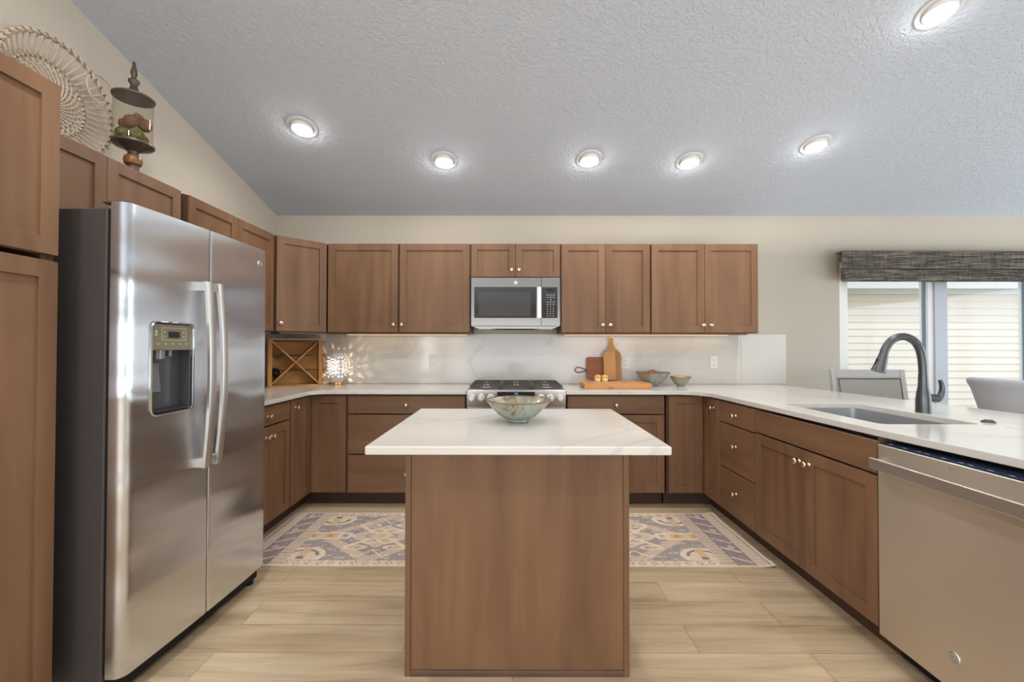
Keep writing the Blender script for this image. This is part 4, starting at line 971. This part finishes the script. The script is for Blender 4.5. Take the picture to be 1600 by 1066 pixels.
o = MB().lathe([(0, 0.0), (0.034, 0.001), (0.037, 0.008), (0.037, 0.100), (0.030, 0.115), (0.015, 0.128), (0.0135, 0.150), (0.0145, 0.151), (0.0145, 0.157), (0, 0.157)], (0, 0, 0), 28, 'y')
o = o.move(lambda x, y, z_: (x, -y, z_)).build('wine_bottle', M['bottleglass']); o.rotation_euler = (0, 0, 0.58)
o.location = (Matrix.Translation((-1.848, 3.713, ZT1)) @ Matrix.Rotation(0.58, 4, 'Z') @ Vector((-0.150, 0.148, 0.120)))[:]
tag(o, 'dark wine bottle lying in the left compartment of the crate', 'bottle')

# ================================================================= LANTERN
def lantern(c):
    t = thing('ceramic_lantern', 'glowing white pierced ceramic lantern on a gold base', 'lamp', c)
    MB().lathe([(0, 0), (0.062, 0.0), (0.063, 0.004), (0.061, 0.022), (0.057, 0.026), (0, 0.026)], (0, 0, 0), 40).build('base', mat('brushed_gold', rgb(214, 160, 92), 0.25, 1.0), t)
    nA, nZ, h0, h1 = 216, 108, 0.027, 0.285; vv, ff = [], []
    def R(q): return 0.090 * (1 - abs(2 * q - 1) ** 2.9 * 0.40) if q < 0.5 else 0.090 * (1 - abs(2 * q - 1) ** 2.9 * 0.42)
    for j in range(nZ + 1):
        q = j / nZ
        for i in range(nA): a = 2 * PI * i / nA; vv.append((R(q) * math.cos(a), R(q) * math.sin(a), h0 + (h1 - h0) * q))
    def hole(i, j):
        a = 2 * PI * (i + 0.5) / nA; q = (j + 0.5) / nZ
        arcx = ((a + PI / 4 + PI / 2) % (PI / 2) - PI / 4) * 0.094; z_ = (q - 0.5) * (h1 - h0)
        if q > 0.93 or q < 0.07: return False
        d = math.hypot(arcx / 0.052, z_ / 0.080); th = math.atan2(z_ / 0.08, arcx / 0.052)
        for rr_, cnt, ww in ((0.93, 18, 0.105), (0.62, 12, 0.115), (0.31, 6, 0.11)):
            if abs(d - rr_) < ww:
                k = (th / (2 * PI) * cnt) % 1
                if (abs(k - 0.5) * 2) ** 2 + ((d - rr_) / ww) ** 2 < 0.52: return True
        if d < 0.13: return True
        if d > 1.16:
            k = (i % 13.5 - 6.5) / 4.0; m_ = (j % 14 - 6.5) / 4.0
            return k * k + m_ * m_ < 0.8 and 0.10 < q < 0.90
        return False
    for j in range(nZ):
        for i in range(nA):
            if not hole(i, j): ff.append((j * nA + i, j * nA + (i + 1) % nA, (j + 1) * nA + (i + 1) % nA, (j + 1) * nA + i))
    ff.append(tuple(nZ * nA + i for i in range(nA)))
    m = MB(); m.v = vv; m.f = ff
    o = m.build('pierced_shade', mat('white_ceramic', rgb(205, 202, 202), 0.35), t, recalc=False)
    md = o.modifiers.new('s', 'SOLIDIFY'); md.thickness = 0.0025; md.offset = -1
    MB().ball((0, 0, 0.10), 0.017, 10).build('bulb', mat('lit_bulb', (1, 1, 1, 1), emit=(1, 0.82, 0.58, 1), es=3.0), t)
    d = bpy.data.lights.new('lantern_glow', 'POINT'); d.energy = 2.0; d.color = (1.0, 0.78, 0.52); d.shadow_soft_size = 0.004
    l = bpy.data.objects.new('lantern_glow', d); C.objects.link(l); l.parent = t; l.location = (0, 0.0, 0.135)
lantern((-1.570, 3.885, ZT1))

# ================================================================= ON TOP OF THE CABINETS
t = thing('apothecary_jar', 'tall glass urn with bronze lid and pedestal on the cabinet above the refrigerator', 'jar', (-1.955, 2.225, ZU1))
M['bronze'] = mat('aged_bronze', rgb(104, 90, 80), 0.45, 0.6); M['copperwood'] = mat('turned_copper_wood', rgb(140, 98, 62), 0.25, 0.3)
MB().lathe([(0, 0), (0.046, 0.0), (0.048, 0.008), (0.034, 0.016), (0.026, 0.026), (0.026, 0.048), (0, 0.048)], (0, 0, 0), 36).build('foot', M['bronze'], t)
MB().lathe([(0.0, 0.0485), (0.024, 0.0485), (0.036, 0.058), (0.040, 0.077), (0.036, 0.096), (0.024, 0.106), (0, 0.106)], (0, 0, 0), 36).build('pedestal_ball', M['copperwood'], t)
MB().lathe([(0.0, 0.1065), (0.020, 0.1065), (0.024, 0.122), (0.044, 0.138), (0.082, 0.150), (0.089, 0.157), (0.088, 0.168), (0, 0.168)], (0, 0, 0), 40).build('plate', M['bronze'], t)
MB().lathe([(0.081, 0.1685), (0.082, 0.398), (0.0805, 0.398), (0.0795, 0.169)], (0, 0, 0), 48, close=True).build('glass_cylinder', M['jarglass'], t)
MB().lathe([(0, 0.3985), (0.088, 0.3985), (0.089, 0.406), (0.074, 0.414), (0.045, 0.424), (0.022, 0.442), (0.014, 0.466), (0.016, 0.472), (0.024, 0.484), (0.024, 0.494), (0.012, 0.504), (0.010, 0.512), (0.015, 0.528), (0.013, 0.548), (0.007, 0.572), (0.008, 0.580), (0.004, 0.592), (0, 0.593)], (0, 0, 0), 40).build('lid', M['bronze'], t)
JC = Vector((-1.955, 2.225, ZU1 + 0.169))
def rball(cx, cy, cz_, r, m, label, name, grp, lobes=10):
    b = MB().ball((0, 0, 0), r * 0.86, 8); rr2 = random.Random(int(cx * 1e4) + int(cz_ * 977))
    for k in range(lobes):
        ax = Vector((rr2.uniform(-1, 1), rr2.uniform(-1, 1), rr2.uniform(-1, 1))).normalized(); u = ax.orthogonal().normalized(); v = ax.cross(u)
        b.tube([tuple((u * math.cos(a) + v * math.sin(a)) * r * 0.93) for a in [2 * PI * i / 20 for i in range(20)]], r * 0.075, 5, closed=True)
    o = b.build(name, m); o.location = JC + Vector((cx, cy, cz_)); tag(o, label, 'decorative ball', grp); return o
M['vine'] = mat('brown_vine', rgb(138, 98, 66), 0.7)
def moss():
    m, t_, p = newmat('green_moss'); a = noise(t_, coords(t_, (60, 60, 60)), 1.0, 4, 0.6)
    t_.links.new(ramp(t_, a, [(0.35, rgb(92, 92, 40)), (0.6, rgb(156, 150, 76))]), p.inputs['Base Color']); p.inputs['Roughness'].default_value = 0.95; bump(t_, p, a, 0.8, 0.01); return m
M['moss'] = moss()
rball(-0.031, -0.024, 0.037, 0.036, M['moss'], 'green moss ball at the lower left inside the glass urn', 'moss_ball', 'green moss balls in the urn')
rball(0.037, -0.020, 0.035, 0.032, M['moss'], 'green moss ball at the lower right inside the glass urn', 'moss_ball', 'green moss balls in the urn')
rball(0.004, 0.042, 0.035, 0.034, M['moss'], 'green moss ball at the back inside the glass urn', 'moss_ball', 'green moss balls in the urn')
rball(-0.038, -0.004, 0.098, 0.030, M['vine'], 'brown vine ball, left one of the middle layer in the urn', 'vine_ball', 'brown vine balls in the urn')
rball(0.012, -0.030, 0.100, 0.031, M['vine'], 'brown vine ball, front one of the middle layer in the urn', 'vine_ball', 'brown vine balls in the urn')
rball(0.036, 0.026, 0.104, 0.033, M['vine'], 'brown vine ball, topmost and rightmost in the urn', 'vine_ball', 'brown vine balls in the urn')
rball(-0.006, 0.034, 0.146, 0.027, M['vine'], 'brown vine ball on top of the pile inside the urn', 'vine_ball', 'brown vine balls in the urn')

# woven tray leaning on the wall: local plane xz (x across, z up), -y toward the room
M['rattan'] = wood('whitewashed_rattan', rgb(224, 208, 190), rgb(190, 170, 148), 'x', 0.7)
M['rattandark'] = mat('rattan_binding', rgb(150, 128, 108), 0.8)
TR = 0.252
t = thing('woven_tray', 'large round whitewashed rattan tray leaning on the wall above the cabinets', 'tray', (-2.118, 1.978, ZU1 + 0.013), PI / 2)
t.rotation_euler = (-0.05, 0, PI / 2)
def tp(r, a, d): return (r * math.cos(a), d, TR + r * math.sin(a))
N = 46
rim = MB()
for ph, off in ((0, 0.006), (PI, 0.006)):
    rim.tube([tp(TR + off * math.cos(23 * a + ph), a, -0.055 + off * math.sin(23 * a + ph)) for a in [2 * PI * i / 276 for i in range(276)]], 0.0058, 7, closed=True)
rim.build('rim', M['rattan'], t)
for k in range(N):
    a = 2 * PI * k / N
    MB().tube([tp(TR - 0.010, a, -0.064), tp(TR + 0.009, a, -0.060), tp(TR + 0.010, a, -0.048)], 0.0042, 6).build('rim_binding', M['rattandark'], t)
    MB().tube([tp(0.165, a - 0.015, -0.006), tp(0.165, a + 0.015, -0.004)], 0.0075, 6).build('ring_binding', M['rattandark'], t)
sp = MB()
for k in range(N):
    a = 2 * PI * k / N
    sp.tube([tp(TR - 0.003, a, -0.053), tp(0.208, a, -0.025), tp(0.165, a, -0.003)], 0.0042, 6)
sp.build('side_spokes', M['rattan'], t)
MB().tube([tp(0.165, 2 * PI * i / 72, 0.0) for i in range(72)], 0.005, 7, closed=True).build('inner_ring', M['rattan'], t)
wv = MB()
NW = 30
# each rod leaves the ring and bends round to another point of the ring
for k in range(NW):
    a = 2 * PI * k / NW; c_ = []
    for i in range(13):
        q = i / 12; aa = a + q * 2.3; rr_ = 0.165 - 0.125 * math.sin(PI * q) 
        c_.append(tp(rr_, aa, 0.001 + 0.0035 * math.sin(PI * 2 * q)))
    wv.tube(c_, 0.0044, 6)
wv.build('woven_base', M['rattan'], t)
for a0 in (0.62, 0.62 + PI):
    hc = tp(TR * 1.0, a0, -0.055)
    MB().tube([(hc[0] + 0.075 * math.cos(b_), hc[1] + 0.0, hc[2] + 0.075 * math.sin(b_)) for b_ in [2 * PI * i / 40 for i in range(40)]], 0.005, 8, closed=True).build('loop_handle', M['rattan'], t)
# small cream ornament in front of the tray
t = thing('ornament_plate', 'small round cream plate in front of the rattan tray, mostly behind the pantry', 'plate', (-1.965, 1.655, ZU1 + 0.002), PI / 2); t.rotation_euler = (-0.14, 0, PI / 2)
MB().lathe([(0, 0.004), (0.07, 0.004), (0.10, -0.006), (0.105, -0.004), (0.072, 0.010), (0, 0.010)], (0, -0.02, 0.107), 40, 'y').build('dish', mat('cream_ceramic_plate', rgb(228, 220, 204), 0.4), t)

# ================================================================= CHAIRS
M['greywood'] = mat('grey_painted_wood', rgb(176, 174, 172), 0.5); M['linen'] = mat('grey_linen', rgb(158, 158, 150), 0.9, spec=0.1); M['nail'] = mat('dark_nailhead', rgb(70, 64, 60), 0.35, 0.9)
t = thing('dining_chair', 'grey dining chair with nailhead-trimmed back below the window', 'chair', (2.945, 3.52, 0))
def bk(z_): return 0.02 + 0.16 * max(0, z_ - 0.45) ** 1.0 * 0.9   # backward lean
hw, ht = 0.305, 1.068
b = MB()
for s_ in (-1, 1):
    n = 9; vv = []; 
    for k in range(n):
        z_ = ht * k / (n - 1); w0 = 0.262 if z_ < 0.45 else 0.262 + 0.0; x = s_ * (hw - 0.02 + 0.04 * max(0, (0.9 - z_)) * 0.3); y = bk(z_)
        vv += [(x - 0.02, y - 0.016, z_), (x + 0.02, y - 0.016, z_), (x + 0.02, y + 0.016, z_), (x - 0.02, y + 0.016, z_)]
    ff = [(k * 4 + i, k * 4 + (i + 1) % 4, (k + 1) * 4 + (i + 1) % 4, (k + 1) * 4 + i) for k in range(n - 1) for i in range(4)] + [(3, 2, 1, 0), tuple((n - 1) * 4 + i for i in range(4))]
    MB().add(vv, ff).build('rear_post', M['greywood'], t, 0.003)
def lean_box(x0, x1, d0, d1, z0, z1, nm, m, bev=0.002):
    b = MB(); b.add([(x0, bk(z0) + d0, z0), (x1, bk(z0) + d0, z0), (x1, bk(z0) + d1, z0), (x0, bk(z0) + d1, z0), (x0, bk(z1) + d0, z1), (x1, bk(z1) + d0, z1), (x1, bk(z1) + d1, z1), (x0, bk(z1) + d1, z1)],
                    [(0, 3, 2, 1), (4, 5, 6, 7), (0, 1, 5, 4), (1, 2, 6, 5), (2, 3, 7, 6), (3, 0, 4, 7)]); return b.build(nm, m, t, bev)
lean_box(-hw + 0.042, hw - 0.042, -0.014, 0.014, 1.005, ht, 'top_rail', M['greywood'])
lean_box(-hw + 0.042, hw - 0.042, -0.014, 0.014, 0.60, 0.65, 'lower_rail', M['greywood'])
pad = lean_box(-hw + 0.043, hw - 0.043, -0.022, 0.010, 0.651, 1.004, 'back_pad', M['linen'], 0.008)
b = MB()
def nl(x, z_): b.lathe([(0, -0.004), (0.003, -0.0035), (0.0055, 0.0)], (x, bk(z_) - 0.022, z_), 8, 'y')
k = -hw + 0.052
while k < hw - 0.05: nl(k, 0.994); k += 0.012
z_ = 0.66
while z_ < 0.99: nl(-hw + 0.052, z_); nl(hw - 0.052, z_); z_ += 0.012
o = b.build('nailheads', M['nail'], pad); o['kind'] = 'stuff'
MB().box(-hw + 0.015, hw - 0.015, -0.44, 0.0, 0.40, 0.49).build('seat', M['linen'], t, 0.02, 3)
MB().box(-hw + 0.03, hw - 0.03, -0.42, -0.002, 0.34, 0.399).build('seat_frame', M['greywood'], t, 0.003)
for s_ in (-1, 1): MB().box(s_ * (hw - 0.05) - 0.02, s_ * (hw - 0.05) + 0.02, -0.43, -0.39, 0, 0.339).build('front_leg', M['greywood'], t, 0.003)

M['whitefabric'] = mat('pale_grey_upholstery', rgb(190, 193, 199), 0.8, spec=0.2)
t = thing('tub_chair', 'pale grey curved tub chair at the right photo edge', 'chair', (3.62, 2.98, 0))
b = MB(); nA, nZ = 40, 12; vv = []
for j in range(nZ + 1):
    q = j / nZ
    for i in range(nA + 1):
        a = math.radians(200 - 290 * i / nA + 0)     # open toward the window side
        top = 1.045 - 0.10 * (1 - math.cos(2 * PI * (i / nA) - 0)) * 0.0 - 0.16 * max(0, abs(i / nA - 0.5) * 2 - 0.55) ** 1.5
        z_ = 0.62 + (top - 0.62) * q; r = 0.235 + 0.10 * q ** 1.2
        if q > 0.9: r += 0.006
        vv.append((r * math.cos(a + PI), r * math.sin(a + PI) * 0.95, z_))
b.add(vv, [(j * (nA + 1) + i, j * (nA + 1) + i + 1, (j + 1) * (nA + 1) + i + 1, (j + 1) * (nA + 1) + i) for j in range(nZ) for i in range(nA)])
o = b.build('back_shell', M['whitefabric'], t, recalc=False); md = o.modifiers.new('s', 'SOLIDIFY'); md.thickness = 0.035; md.offset = -1
md = o.modifiers.new('bv', 'BEVEL'); md.width = 0.014; md.segments = 3; md.limit_method = 'ANGLE'
MB().lathe([(0, 0.58), (0.20, 0.58), (0.222, 0.60), (0.222, 0.66), (0.19, 0.69), (0, 0.695)], (0, 0, 0), 36).build('seat', M['whitefabric'], t)
for a in range(4):
    x, y = 0.15 * math.cos(PI / 4 + a * PI / 2), 0.15 * math.sin(PI / 4 + a * PI / 2)
    MB().tube([(x, y, 0.58), (x * 1.5, y * 1.5, 0.0)], 0.012, 10).build('leg', M['blackmatte'], t)

# ================================================================= rear wall pictures (seen as reflections)
M['frameblack'] = mat('black_frame', rgb(26, 24, 24), 0.3)
def picture(x, z_, w_, h_, lb, cols):
    t = thing('framed_picture', lb, 'picture', (x, YB_ + 0.001, z_))
    MB().box(-w_ / 2, w_ / 2, 0, 0.025, -h_ / 2, h_ / 2).build('frame', M['frameblack'], t, 0.002)
    m, tt, p = newmat('abstract_print'); a = noise(tt, coords(tt, (3, 3, 3)), 1.5, 3, 0.6, 1); tt.links.new(ramp(tt, a, [(0.4, cols[0]), (0.6, cols[1])]), p.inputs['Base Color'])
    MB().box(-w_ / 2 + 0.05, w_ / 2 - 0.05, 0.0255, 0.028, -h_ / 2 + 0.05, h_ / 2 - 0.05).build('print', m, t)
picture(5.0, 1.6, 0.8, 0.9, 'framed print on the rear wall behind the camera', (rgb(70, 74, 70), rgb(150, 146, 138)))
